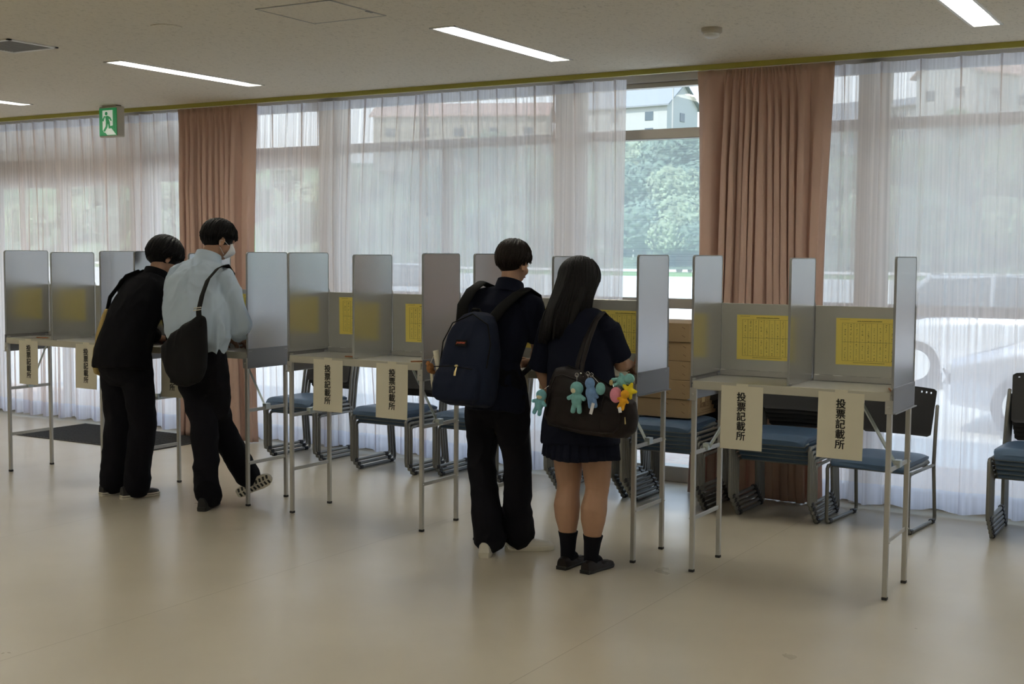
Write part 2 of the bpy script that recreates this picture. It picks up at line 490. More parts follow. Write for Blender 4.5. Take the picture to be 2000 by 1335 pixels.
#PART2
# ------------------------------------------------------------------ room shell
HC = 2.848; YW = 7.97; YG = 8.2
RX0, RX1, RY0 = -13.2, 3.0, -5.0
struct('floor', MB().box(RX0, RX1, RY0, 8.32, -.12, 0), 'floor_vinyl')
LX = [-3.975 + 2.62 * k for k in range(-3, 3)]        # centre lines of the recessed ceiling lamps
LY = (6.55, 2.9, -.75)
holes = [(x - .075, x + .075, y - .68, y + .68) for x in LX for y in LY]
cb = MB()
ys = sorted({RY0, 8.32} | {h[2] for h in holes} | {h[3] for h in holes})
xs = sorted({RX0, RX1} | {h[0] for h in holes} | {h[1] for h in holes})
for i in range(len(xs) - 1):
    for j in range(len(ys) - 1):
        if any(h[0] <= xs[i] + 1e-6 < h[1] - 1e-6 and h[2] <= ys[j] + 1e-6 < h[3] - 1e-6 for h in holes): continue
        cb.add([(xs[i], ys[j], HC), (xs[i + 1], ys[j], HC), (xs[i + 1], ys[j + 1], HC), (xs[i], ys[j + 1], HC)], [(0, 3, 2, 1)])
cb.box(RX0, RX1, RY0, 8.32, HC + .2, HC + .3)
struct('ceiling', cb, 'ceiling_board', norm=False)
struct('wall_left', MB().box(RX0 - .15, RX0, RY0, 8.32, -.12, HC + .3), 'room_wall')
struct('wall_right', MB().box(RX1, RX1 + .15, RY0, 8.32, -.12, HC + .3), 'room_wall')
struct('wall_back', MB().box(RX0 - .15, RX1 + .15, RY0 - .15, RY0, -.12, HC + .3), 'room_wall')
wb = MB(); wb.box(RX0, RX1, 8.12, 8.32, 2.80, HC + .45)
struct('wall_front', wb, 'column_paint')
struct('trim_1', MB().box(RX0, RX1, 7.86, 7.885, 2.815, HC), 'rail_paint')       # curtain pelmet edge
struct('trim_2', MB().box(RX0, RX1, 7.955, 7.985, 2.832, HC - .002), 'white_metal')    # curtain track
eave = MB().box(RX0 - 1, RX1 + 1, 8.32, 9.6, 2.98, 3.2)
struct('trim_3', eave, 'column_paint')
struct('trim_12', MB().box(-13.6, -9.0, 8.34, 9.8, 2.86, 3.0).box(-13.6, -9.0, 9.7, 9.8, 2.34, 2.86), 'column_paint')      # added entrance canopy, deep fascia shaped to block sky from the left panes

# window wall: eight columns, bays of 2.2 m with a centre mullion, transoms, panes
CX = [-13.2 + 2.2 * i for i in range(8)]
for i, x in enumerate(CX):
    struct('trim_%d' % (4 + i), MB().bbox(x - .075, x + .075, 8.06, 8.30, 0, 2.82, .006), 'column_paint')
for i in range(7):
    x0, x1 = CX[i] + .07, CX[i + 1] - .07
    door = i <= 2                                   # entrance side: glazed doors below a deep transom
    xm = (x0 + x1) / 2
    wroot = thing('window_%d' % (i + 1), (xm, YG, 0), None, None); wroot['kind'] = 'structure'
    g = MB()
    tz = (2.20, 2.47) if i < 2 else ((2.30, 2.475) if i == 2 else (2.405, 2.475))
    g.bbox(x0, x1, YG - .05, YG + .05, tz[0], tz[1], .004)
    g.bbox(x0, x1, YG - .06, YG + .06, 0, .11, .004)
    g.bbox(x0, x1, YG - .04, YG + .04, 2.765, 2.80, .004)
    g.bbox(x0, x0 + .03, YG - .04, YG + .04, .11, 2.765, .003)
    g.bbox(x1 - .03, x1, YG - .04, YG + .04, .11, 2.765, .003)
    g.bbox(xm - .028, xm + .028, YG - .045, YG + .045, .11, tz[0], .004)
    if not door: g.bbox(x0, x1, YG - .045, YG + .045, 1.222, 1.292, .004)
    put('window_frame', g, 'window_metal', wroot)
    zs = [(tz[1], 2.765), (.11, tz[0])] if door else [(tz[1], 2.765), (1.292, tz[0]), (.11, 1.222)]
    for za, zb in zs:
        for xa, xb in ((x0 + .03, xm), (xm, x1 - .03)):
            put('pane', MB().box(xa, xb, YG + .0, YG + .005, za, zb), 'pane_glass', wroot)
    if not door:
        for xa, xb in ((x0 + .03, xm - .028), (xm + .028, x1 - .03)):
            sm = MB(); sm.add([(xa, YG + .055, 1.292), (xb, YG + .055, 1.292), (xb, YG + .055, tz[0]), (xa, YG + .055, tz[0])], [(0, 1, 2, 3)])
            o = put('insect_screen', sm, 'screen_mesh', wroot)
            uvl = o.data.uv_layers.new(name='UVMap')
            for li, l in enumerate(o.data.loops):
                co = o.data.vertices[l.vertex_index].co; uvl.data[li].uv = (co.z * 3, co.x)

# ------------------------------------------------------------------ curtains
def curtain(name, x0, x1, y, ztop, zbot, mats, label, cat, group, pitch=.16, amp=.035, low=.03, seed=0, gather=None, hem=.13, dx=.003, over=.019, plw=1.15):
    """hanging cloth: pinch pleats at the top run out into soft folds lower down"""
    rnd = random.Random(seed)
    n = int((x1 - x0) / dx); nz = 46
    zsl = [ztop - (ztop - zbot) * (k / nz) ** 1.0 for k in range(nz + 1)]
    zsl = [ztop, ztop - .03, ztop - .07, ztop - .11] + [z for z in zsl if z < ztop - .13]
    if hem: zsl = sorted(set([z for z in zsl if abs(z - (zbot + hem)) > .02] + [zbot + hem]), reverse=True)
    ph = [rnd.uniform(0, 6.28) for _ in range(8)]
    v = []; uvs = []
    for z in zsl:
        t = (ztop - z) / (ztop - zbot)
        for i in range(n + 1):
            x = x0 + (x1 - x0) * i / n; s = x - x0
            c = (s / pitch) % 1.0 - .5
            pin = math.exp(-(c / .10) ** 2)
            topw = math.exp(-t * 3.2)
            # lower folds
            k1 = 2 * PI * s / (pitch * 1.35) + 1.5 * math.sin(2.1 * s + ph[0]) + .7 * t * math.sin(5 * s + ph[1])
            k2 = 2 * PI * s / (pitch * .62) + 2.0 * math.sin(1.7 * s + ph[2]) + 1.2 * t * math.sin(3 * s + ph[3])
            lowf = math.sin(k1) * .6 + math.sin(k2) * .3 + .25 * math.sin(s * 2.6 + ph[4])
            yy = y + (-pin * amp * 1.1 * topw + low * (1 - topw * .75) * lowf * (1 + .3 * t))
            # cloth swings sideways in the folds so that it doubles over itself
            cm = c * pitch; wf = .013 + .02 * t
            xx = x - 2.3 * cm * math.exp(-(cm / wf) ** 2) * math.exp(-t * 4.5) * plw + over * (1 - topw * .6) * math.sin(2 * k1 + .5) * (.4 + .6 * t) + over * .5 * math.sin(2 * k2) * (.3 + .5 * t)
            if gather:
                g0, g1 = gather
                xx = g0(t) + (g1(t) - g0(t)) * ((xx - x0) / (x1 - x0))
            v.append((xx, yy, z + (.012 * math.sin(k1) * max(0, t - .97) * 30 if t > .97 else 0))); uvs.append((s, z))
    f = []; mi = []
    nr = len(zsl)
    for r in range(nr - 1):
        hm = 1 if (hem and zsl[r + 1] < zbot + hem - .001 or zsl[r] > ztop - .035) and len(mats) > 1 else 0
        for i in range(n):
            a = r * (n + 1) + i; f.append((a, a + 1, a + n + 2, a + n + 1)); mi.append(hm)
    root = Vector(((x0 + x1) / 2, y, zbot))
    mb = MB(); mb.v = v; mb.f = f; mb.mi = mi
    o = put(name, mb, mats, None, smooth=True, loc=root, norm=False)
    uvl = o.data.uv_layers.new(name='UVMap')
    li = np.empty(len(o.data.loops), dtype=np.int32); o.data.loops.foreach_get('vertex_index', li)
    uvl.data.foreach_set('uv', np.array(uvs, dtype=np.float32)[li].reshape(-1))
    return tag(o, label, cat, group)

G = 'sheer curtains along the window wall'
S2 = ('sheer', 'sheer_hem')
curtain('sheer_curtain', -12.9, -10.2, YW, 2.80, .035, S2, 'white sheer curtain at the far left end of the window wall', 'curtain', G, seed=1)
curtain('sheer_curtain', -10.25, -7.95, YW, 2.80, .03, S2, 'white sheer curtain over the entrance doors, hanging below the green exit sign', 'curtain', G, seed=2, amp=.05, low=.04, over=.026)
curtain('sheer_curtain', -7.30, -5.52, YW, 2.80, .03, S2, 'white sheer curtain hanging right of the narrow pink drape, behind the booths', 'curtain', G, seed=3, gather=(lambda t: -7.3, lambda t: -5.52 - .09 * math.sin(PI * min(1, t * 1.1))))
curtain('sheer_curtain', -5.60, -3.842, YW - .03, 2.80, .03, S2, 'white sheer curtain ending at the uncovered window pane', 'curtain', G, seed=4)
curtain('sheer_curtain', -2.45, -.62, YW, 2.80, .03, S2, 'white sheer curtain right of the wide pink drape, a parked car showing through', 'curtain', G, seed=5, pitch=.235, low=.022)
curtain('sheer_curtain', -.66, 1.4, YW - .02, 2.80, .03, S2, 'white sheer curtain at the right end of the window wall', 'curtain', G, seed=6, pitch=.2)

def drape(x0, x1, seed, label, top0, top1, npl):
    """thick gathered curtain: deep folds that fan out irregularly"""
    rnd = random.Random(seed)
    n = 420; nz = 60
    ztop, zbot = 2.812, .008
    # irregular fold widths at the top and, independently, at the floor
    def edges(k, jitter):
        e = [0]
        for i in range(k): e.append(e[-1] + rnd.uniform(1 - jitter, 1 + jitter))
        return [q / e[-1] for q in e]
    et, eb = top0, top1; npl = len(et) - 1
    dep = [rnd.uniform(.45, 1.0) * min(1, .45 + 5 * (et[k + 1] - et[k])) for k in range(npl)]
    v = []
    for r in range(nz + 1):
        z = ztop - (ztop - zbot) * r / nz; t = r / nz
        for i in range(n + 1):
            q = i / n * npl; k = min(npl - 1, int(q)); fr = q - k
            m = min(1, t * 1.15) ** .6
            a = et[k] * (1 - m) + eb[k] * m; b = et[k + 1] * (1 - m) + eb[k + 1] * m
            pos = a + (b - a) * fr
            fold = (1 - math.cos(2 * PI * fr)) / 2
            d = .055 + .055 * min(1, t * 4)
            sharp = fold ** (.38)
            side = top0 * (1 - t) if False else 0
            xl = x0 + .02 * math.sin(2.5 * t + 1); xr = x1 - .02 * math.sin(2.1 * t)
            wv = math.sin(PI * t) * .03
            x = xl + wv + (xr - xl - 2 * wv) * pos + .018 * math.sin(4 * PI * fr) * m * min(1, t * 5)
            y = YW - .06 - d * dep[k] * sharp * (1 if t > .04 else .35 + .65 * t / .04) + .006 * noise.noise(Vector((x * 9, z * 2, seed)))
            if t < .07: y += -.012 * math.cos(2 * PI * q * 2) * (1 - t / .07)
            v.append((x, y, z))
    f = []
    for r in range(nz):
        for i in range(n):
            a = r * (n + 1) + i; f.append((a, a + 1, a + n + 2, a + n + 1))
    mb = MB(); mb.v = v; mb.f = f; mb.mi = [0] * len(f)
    o = put('window_drape', mb, 'drape_pink', None, smooth=True, loc=Vector(((x0 + x1) / 2, YW, .02)), norm=False)
    s = o.modifiers.new('thickness', 'SOLIDIFY'); s.thickness = .003
    return tag(o, label, 'curtain', 'dusty pink drapes')
drape(-8.10, -7.19, 11, 'narrow dusty pink drape gathered behind the student in the pale shirt', [0, .09, .16, .24, .30, .38, .45, .53, .58, .67, .79, 1], [0, .13, .20, .31, .36, .47, .55, .60, .74, .80, .87, 1], 11)
drape(-3.32, -2.38, 23, 'wide dusty pink drape beside the uncovered window pane', [0, .21, .27, .32, .37, .42, .46, .50, .55, .60, .66, .72, .82, 1], [0, .17, .23, .30, .35, .41, .45, .60, .65, .72, .77, .83, .90, 1], 12)

# ------------------------------------------------------------------ ceiling fittings
def lamp(x, y, label):
    t = thing('ceiling_light', (x, y, HC), label, 'ceiling light', 'recessed strip lights in the ceiling')
    fr = MB()
    for sx in (-1, 1): fr.box(x + sx * .075 - .008, x + sx * .075 + .008, y - .69, y + .69, HC - .006, HC + .002)
    for sy in (-1, 1): fr.box(x - .083, x + .083, y + sy * .685 - .008, y + sy * .685 + .008, HC - .006, HC + .002)
    put('frame', fr, 'white_metal', t)
    h = .06; rf = MB()
    a = [(x - .072, y - .677, HC), (x + .072, y - .677, HC), (x + .072, y + .677, HC), (x - .072, y + .677, HC)]
    b = [(x - .05, y - .60, HC + h), (x + .05, y - .60, HC + h), (x + .05, y + .60, HC + h), (x - .05, y + .60, HC + h)]
    rf.add(a + b, [(0, 1, 5, 4), (1, 2, 6, 5), (2, 3, 7, 6), (3, 0, 4, 7), (4, 5, 6, 7)])
    put('reflector', rf, 'reflector', t, norm=False)
    put('light_tube', MB().bbox(x - .036, x + .036, y - .60, y + .60, HC + .012, HC + .042, .012), 'tube', t)
    return t
names = ['at the far left edge of the photo', 'beyond the green exit sign, above the pale shirted student', 'in the middle, right of the ceiling hatch', 'at the top right corner of the photo', 'right of the photo', 'at the right end of the room']
lab0 = {0: 'recessed strip light at the far left end of the window row', 1: 'recessed strip light at the left edge of the photo', 2: 'lit recessed strip light nearest the green exit sign, right of it', 3: 'lit recessed strip light in the middle, between ceiling hatch and smoke detector', 4: 'lit recessed strip light at the top right corner of the photo', 5: 'recessed strip light at the right end of the window row'}
LX = LX
for j, y in enumerate(LY):
    for i, x in enumerate(LX):
        k = i + 1
        if j == 0: lb = {0: 'recessed strip light cut by the left edge of the photo', 1: lab0[2], 2: lab0[3], 3: lab0[4], 4: 'recessed strip light, second from the right wall in the window row', 5: lab0[5]}[i]
        else: lb = 'recessed strip light overhead, ' + ['', 'middle row', 'back row'][j] + ', ' + ['first', 'second', 'third', 'fourth', 'fifth', 'sixth'][i] + ' from the left wall'
        lamp(x, y, lb)

t = thing('exit_sign', (-8.58, 7.63, HC), 'green running man exit sign hanging from the ceiling before the sheer curtain', 'exit sign')
put('sign_box', MB().bbox(-8.73, -8.50, 7.60, 7.68, 2.577, HC - .012, .006), 'sign_body', t)
put('mounting_plate', MB().box(-8.70, -8.53, 7.61, 7.67, HC - .014, HC), 'sign_body', t)
fy = 7.596
gp = put('sign_face', MB().bbox(-8.722, -8.508, fy, 7.602, 2.588, 2.822, .001), 'exit_green', t)
def xz(pts): return [(-8.722 + p[0] * .214, 2.588 + p[1] * .234) for p in pts]
wh = MB(); wh.prism(xz([(.22, .03), (.46, .03), (.36, .16), (.24, .24)]), fy - .001, fy)
wh = MB()
wh.prism(xz([(.20, .22), (.20, .92), (.78, .92), (.78, .28), (.70, .26), (.97, .02), (.36, .02)]), fy - .0015, fy)
put('doorway', wh, 'exit_white', t)
mn = MB()
mn.prism(xz([(.30 + .075 * math.cos(a) + .12, .80 + .07 * math.sin(a)) for a in [k * PI / 6 for k in range(12)]]), fy - .003, fy - .0015)
for pl in ([(.36, .70), (.50, .72), (.62, .48), (.52, .42), (.40, .50)], [(.36, .70), (.26, .52), (.10, .56), (.10, .62), (.22, .62), (.30, .72)],
           [(.50, .72), (.66, .66), (.74, .54), (.68, .52), (.60, .60), (.48, .62)], [(.52, .46), (.62, .48), (.64, .34), (.86, .36), (.88, .26), (.56, .25)],
           [(.40, .52), (.52, .46), (.48, .30), (.32, .13), (.24, .19), (.38, .34)], [(.26, .10), (.34, .12), (.46, .02), (.36, .0)]):
    mn.prism(xz(pl), fy - .003, fy - .0015)
put('running_figure', mn, 'exit_green', t)

t = thing('ceiling_vent', (-6.655, 5.13, HC), 'square grey ceiling vent grille at the left edge of the photo', 'vent')
fr = MB()
vx0, vx1, vy0, vy1 = -6.86, -6.45, 4.95, 5.31
for a in ((vx0, vx1, vy0, vy0 + .025), (vx0, vx1, vy1 - .025, vy1), (vx0, vx0 + .025, vy0, vy1), (vx1 - .025, vx1, vy0, vy1)): fr.box(*a, HC - .008, HC)
put('frame', fr, 'white_metal', t)
gr = MB(); gr.box(vx0 + .02, vx1 - .02, vy0 + .02, vy1 - .02, HC - .002, HC)
for k in range(16): gr.box(vx0 + .025, vx1 - .025, vy0 + .032 + k * .0195, vy0 + .040 + k * .0195, HC - .006, HC - .001)
put('grille', gr, 'grille', t)
t = thing('ceiling_hatch', (-4.29, 5.21, HC), 'square access hatch with thin metal frame flush in the ceiling', 'ceiling hatch')
hx0, hx1, hy0, hy1 = -4.535, -4.045, 4.975, 5.445
put('hatch_panel', MB().box(hx0 + .008, hx1 - .008, hy0 + .008, hy1 - .008, HC - .002, HC), 'ceiling_board', t)
fr = MB()
for a in ((hx0, hx1, hy0, hy0 + .008), (hx0, hx1, hy1 - .008, hy1), (hx0, hx0 + .008, hy0, hy1), (hx1 - .008, hx1, hy0, hy1)): fr.box(*a, HC - .004, HC)
put('frame', fr, 'hatch_frame', t); put('latch', MB().box(-4.06, -4.045, 5.28, 5.33, HC - .007, HC - .004), 'grille', t)
def disc(name, x, y, prof, m, label, cat):
    mb = MB(); mb.loft([[(x + r * math.cos(2 * PI * k / 32), y + r * math.sin(2 * PI * k / 32), HC - h) for k in range(32)] for r, h in prof])
    return tag(put(name, mb, m, None, smooth=True, sharp=35, loc=(x, y, HC)), label, cat)
disc('ceiling_cover', -5.325, 5.12, [(.085, 0), (.085, .004), (.07, .006)], 'ceiling_board', 'round flush cover plate in the ceiling near the hatch', 'ceiling cover')
t = thing('smoke_detector', (-2.69, 6.62, HC), 'round smoke detector on the ceiling right of the middle strip light', 'smoke detector')
mb = MB(); mb.loft([[(-2.69 + r * math.cos(2 * PI * k / 32), 6.62 + r * math.sin(2 * PI * k / 32), HC - h) for k in range(32)] for r, h in [(.058, 0), (.058, .022), (.050, .030)]])
put('base', mb, 'sign_body', t, smooth=True, sharp=35)
mb = MB(); mb.loft([[(-2.69 + r * math.cos(2 * PI * k / 32), 6.62 + r * math.sin(2 * PI * k / 32), HC - h) for k in range(32)] for r, h in [(.042, .028), (.040, .046), (.025, .054)]])
put('sensor_head', mb, 'white_metal', t, smooth=True, sharp=35)

# ------------------------------------------------------------------ door mat
mp = [(-9.32, 7.09), (-7.62, 7.09), (-7.62, 7.93), (-9.32, 7.93)]
t = thing('door_mat', (-8.5, 7.5, 0), 'dark grey rubber mat lying before the entrance curtain', 'floor mat')
mt = MB().bbox(-9.32, -7.62, 7.09, 7.90, 0, .007, .002); mt.v = mt.v
rib = MB()
for k in range(40): rib.box(-9.28 + k * .041, -9.262 + k * .041, 7.12, 7.87, .006, .010)
put('rubber_base', mt, 'mat_rubber', t); put('ribs', rib, 'mat_rubber', t)

# ------------------------------------------------------------------ outside
gz = -.12
struct('ground', MB().box(-150, 60, 8.32, 10.6, gz - .3, gz), 'paver')
struct('ground', MB().box(-230, 120, 10.6, 92, gz - .3, gz - .01), 'yard_sand')
struct('ground', MB().box(-260, 140, 92, 112, gz - .3, gz + .05), 'grass')
def hill_z(x, y):
    t = max(0, min(1, (y - 110) / 42)); s = t * t * (3 - 2 * t)
    return .2 + 15.0 * s + 1.6 * noise.noise(Vector((x * .03, y * .03, 2))) * s
hv = []; nx, ny = 90, 24
for j in range(ny + 1):
    for i in range(nx + 1):
        x = -270 + 410 * i / nx; y = 110 + 90 * j / ny; hv.append((x, y, hill_z(x, y)))
hm = MB(); hm.add(hv, [(j * (nx + 1) + i, j * (nx + 1) + i + 1, (j + 1) * (nx + 1) + i + 1, (j + 1) * (nx + 1) + i) for j in range(ny) for i in range(nx)])
struct('hill', hm, 'hill_earth', smooth=True, norm=False)

rnd = random.Random(5)
def crown_mesh(seed, m):
    r = random.Random(seed); mb = MB()
    for k in range(750):
        d = Vector((r.gauss(0, 1), r.gauss(0, 1), r.gauss(0, 1))).normalized(); d *= r.uniform(.72, 1.05) * (1 + .25 * noise.noise(d * 2 + Vector((seed, 0, 0))))
        c = Vector((d.x * 2.6, d.y * 2.6, 3.6 + d.z * 2.2)); u = d.orthogonal().normalized(); q = d.cross(u).normalized()
        s = r.uniform(.20, .42); a = r.uniform(0, 6.28); u, q = u * math.cos(a) + q * math.sin(a), q * math.cos(a) - u * math.sin(a); nn = d.normalized() * s * .35
        mb.add([c - u * s - nn, c - q * s * .8 - nn, c + u * s - nn, c + q * s * .8 - nn, c + nn], [(0, 1, 4), (1, 2, 4), (2, 3, 4), (3, 0, 4)])
    mb.ell((0, 0, 3.6), (2.2, 2.2, 1.9), 10, 7)
    return mb.mesh('crown', m)
crowns = [crown_mesh(s, m) for s, m in ((1, 'leaf'), (2, 'leaf_light'), (3, 'leaf'), (4, 'leaf_light'))]
tk = MB(); tk.tube([(0, 0, -.6), (0, 0, 1.2), (.1, 0, 3.2)], [.28, .22, .12], 8); trunk = tk.mesh('trunk', 'bark')
def dirx(px, y): return {0: 0}.get(0) or ((_f.x + _r.x * (px - 1000) / 2459.9) / (_f.y + _r.y * (px - 1000) / 2459.9)) * y
spots = []
for row, (yy, n) in enumerate(((113, 14), (119, 14), (126, 14), (133, 14), (141, 14))):
    for k in range(n):
        px = -150 + 2300 * (k + .5 * (row % 2)) / n + rnd.uniform(-40, 40)
        spots.append((dirx(px, yy) , yy + rnd.uniform(-2, 2), row))
for px, yy in ((1255, 113), (1300, 112.5), (1345, 113.5), (1240, 120), (1290, 119), (1335, 121), (1270, 127), (1320, 126), (1360, 128), (1225, 133), (1350, 136), (1280, 135)):
    spots.append((dirx(px, yy), yy, 9))
for i, (x, y, row) in enumerate(spots):
    z = hill_z(x, y); s = rnd.uniform(.75, 1.25) * (1.0 if y < 137 else .6)
    lt = i % 2
    pxx = 1000 + 2459.9 * (_r.x * x + _r.y * y) / (_f.x * x + _f.y * y)
    where = 'through the leftmost sheers' if pxx < 365 else 'behind the narrow pink drape' if pxx < 520 else 'through sheers left of the backpack' if pxx < 860 else 'through sheers above the backpack' if pxx < 1225 else 'in the uncovered pane' if pxx < 1370 else 'behind the wide pink drape' if pxx < 1636 else 'behind the right sheer curtain'
    tier = 'at the foot' if y < 118 else 'low on' if y < 124 else 'halfway up' if y < 131 else 'high on' if y < 138 else 'at the top'
    t = thing('hillside_tree', (x, y, z), '%s green tree %s of hill, %s' % ('light' if lt else 'dark', tier if tier.startswith('at') else tier + ' the side', where), 'tree', '%s hillside trees %s %s' % ('light' if lt else 'dark', tier, where), rnd.uniform(0, 6))
    t.scale = (s, s, s * rnd.uniform(.8, 1.1))
    for nm, me in (('crown', crowns[i % 4]), ('trunk', trunk)):
        o = bpy.data.objects.new(nm, me); COL.objects.link(o); o.parent = t

def house(px, y, wd, dp, h, roofh, label, wall='house_wall', roof='house_roof', rz=0, z=None, gable='x'):
    x = dirx(px, y); z = hill_z(x, y) - .8 if z is None else z
    t = thing('house', (x, y, z), label, 'house', None, rz)
    b = MB(); b.box(-wd / 2, wd / 2, -dp / 2, dp / 2, 0, h)
    if gable == 'x': b.prism([(-dp / 2, h), (dp / 2, h), (0, h + roofh)], -wd / 2, wd / 2, 'x')
    else: b.prism([(-wd / 2, h), (wd / 2, h), (0, h + roofh)], -dp / 2, dp / 2, 'y')
    put('walls', b, wall, t, world=False)
    r = MB(); e = .5
    if gable == 'x':
        for s in (-1, 1): r.prism([(s * (dp / 2 + e), h - roofh * e / (dp / 2)), (0, h + roofh), (0, h + roofh + .2), (s * (dp / 2 + e), h + .2 - roofh * e / (dp / 2))], -wd / 2 - e, wd / 2 + e, 'x')
    else:
        for s in (-1, 1): r.prism([(s * (wd / 2 + e), h - roofh * e / (wd / 2)), (0, h + roofh), (0, h + roofh + .2), (s * (wd / 2 + e), h + .2 - roofh * e / (wd / 2))], -dp / 2 - e, dp / 2 + e, 'y')
    put('roof', r, roof, t, world=False)
    nwin = max(2, int(wd / 4.5))
    for k in range(nwin):
        for fl in ((h * .62, 1.1), (h * .2, 1.3)):
            cx = -wd / 2 + wd * (k + .5) / nwin
            put('window', MB().bbox(cx - .6, cx + .6, -dp / 2 - .06, -dp / 2 + .02, fl[0], fl[0] + fl[1], .01), 'window_far', t, world=False)
    for fl in (h * .62,):
        put('window', MB().bbox(wd / 2 - .02, wd / 2 + .06, -.7, .5, fl, fl + 1.1, .01), 'window_far', t, world=False)
    return t
house(1226, 152, 15.5, 8, 5.4, 2.8, 'pale gabled house on the hilltop, seen through the uncovered pane', gable='x', rz=-.1)
house(1322, 172, 5, 6, 4.6, 1.6, 'small grey house right of the pale gabled house on the hilltop', roof='house_roof', gable='y', rz=.3)
house(1130, 176, 7, 7, 5.0, 2.2, 'brown roofed house on the hilltop, seen through the sheer curtain edge', 'house_cream', 'house_roof_red', gable='y', rz=.2)
house(905, 143, 23, 8, 7.2, 1.8, 'long cream building on the hill, seen through the sheer curtain', 'house_cream', 'house_roof_red', rz=.4)
house(1660, 145, 7, 6, 3.6, 2.4, 'low grey house on the hilltop just right of the wide pink drape', gable='x', rz=-.3)
house(1765, 160, 8, 7, 5.4, 1.2, 'flat roofed grey house on the hilltop, middle one behind the right sheer curtain', gable='x', rz=-.5)
house(1873, 146, 8, 7, 7.6, 3.2, 'tall gabled house on the hilltop behind the right sheer curtain', 'house_wall', 'house_roof_red', gable='y', rz=-.5)
house(1985, 160, 9, 7, 6.8, 2.6, 'gabled house on the hilltop at the right edge of the photo', 'house_wall', 'house_roof_red', gable='y', rz=-.5)

# utility pole, wires, white rail along the foot of the hill
x = dirx(1307, 140); z = hill_z(x, 140)
t = thing('utility_pole', (x, 140, z), 'thin utility pole beside the hilltop houses', 'utility pole')
put('pole', MB().tube([(x, 140, z - .5), (x, 140, z + 11.5)], [.14, .1], 8), 'pole_concrete', t)
put('crossarm', MB().box(x - .9, x + .9, 139.9, 140.1, z + 10.6, z + 10.75), 'pole_concrete', t)
for zz in (12.6, 5.4):
    mb = MB(); mb.tube([(x - 60 + 12 * k, 138.5, hill_z(x, 140) + zz - 3.2 + .06 * (k - 5) ** 2) for k in range(11)], .05, 5)
    tag(put('power_line', mb, 'wire', None, loc=(x, 138.5, 12)), 'thin %s power line crossing before the hillside' % ('upper' if zz > 8 else 'lower'), 'cable')
x0 = dirx(1200, 117)
t = thing('road_guardrail', (x0, 117, 1), 'white guardrail on the road at the foot of the hill', 'guardrail')
mb = MB(); mb.box(x0 - 8, x0 + 6, 116.95, 117.05, 2.2, 2.55); put('rail', mb, 'white_metal', t)
for k in range(8): put('post', MB().box(x0 - 8 + 2 * k - .06, x0 - 8 + 2 * k + .06, 117, 117.12, .9, 2.5), 'white_metal', t)

def car(x, y, label, paint, rz=0):
    t = thing('parked_car', (x, y, gz), label, 'car', None, rz)
    def prof(pts, hw):
        return pts
    b = MB()
    sec = [(-2.1, .45, .62, .70), (-2.0, .28, .78, .80), (-1.2, .22, .92, .84), (-.4, .2, .96, .85), (.6, .2, .95, .85), (1.5, .22, .88, .83), (2.05, .28, .72, .76), (2.15, .42, .6, .66)]
    b.loft([[(xx, sy * wdt * k2, zz) for (sy, k2, zz) in ((-1, .92, zb), (-1, 1, zb + .2), (-1, 1, zt - .12), (-1, .9, zt), (1, .9, zt), (1, 1, zt - .12), (1, 1, zb + .2), (1, .92, zb))] for xx, zb, zt, wdt in sec])
    put('body', b, paint, t, world=False, smooth=True, sharp=40)
    c = MB(); cs = [(-1.75, .90, .66, .0), (-1.25, 1.40, .60, 1), (-.3, 1.47, .60, 1), (.45, 1.42, .6, 1), (1.25, .93, .68, 0)]
    lo = [[(xx, -.76, .9), (xx, -wd_, zz), (xx, wd_, zz), (xx, .76, .9)] for xx, zz, wd_, _ in cs]
    c.loft(lo); put('cabin_glass', c, 'car_glass', t, world=False)
    r = MB(); r.bbox(-1.25, .42, -.6, .6, 1.40, 1.475, .03)
    for sy in (-1, 1):
        for a, bb in (((-1.72, .92), (-1.22, 1.43)), ((-.4, .9), (-.4, 1.46)), ((1.22, .93), (.42, 1.44))):
            r.tube([(a[0], sy * .745, a[1]), (bb[0], sy * .61, bb[1])], .035, 6)
    put('roof', r, paint, t, world=False)
    for sx in (-1.3, 1.35):
        for sy in (-1, 1):
            w_ = MB(); w_.tube([(sx, sy * .72, .31), (sx, sy * .86, .31)], .31, 24, roundcap=False)
            wo = put('wheel', w_, 'car_tyre', t, world=False, smooth=True, sharp=40)
            h_ = MB(); h_.tube([(sx, sy * .85, .31), (sx, sy * .872, .31)], .2, 20, roundcap=False); put('hubcap', h_, 'white_metal', wo, world=False)
    for sy in (-1, 1):
        put('headlight', MB().bbox(1.98, 2.12, sy * .58 - .13, sy * .58 + .13, .60, .70, .02), 'reflector', t, world=False)
        put('tail_light', MB().bbox(-2.1, -1.98, sy * .6 - .1, sy * .6 + .1, .62, .76, .02), 'lamp_red', t, world=False)
    return t
car(-.55, 13.4, 'silver car parked outside, seen through the right sheer curtain', 'car_silver', PI)
car(dirx(790, 24), 24, 'white car parked in the yard, seen hazily between the booths', 'car_white', .5)
car(-2.6, 17.6, 'dark windowed white car parked behind the silver one', 'car_white', 0)
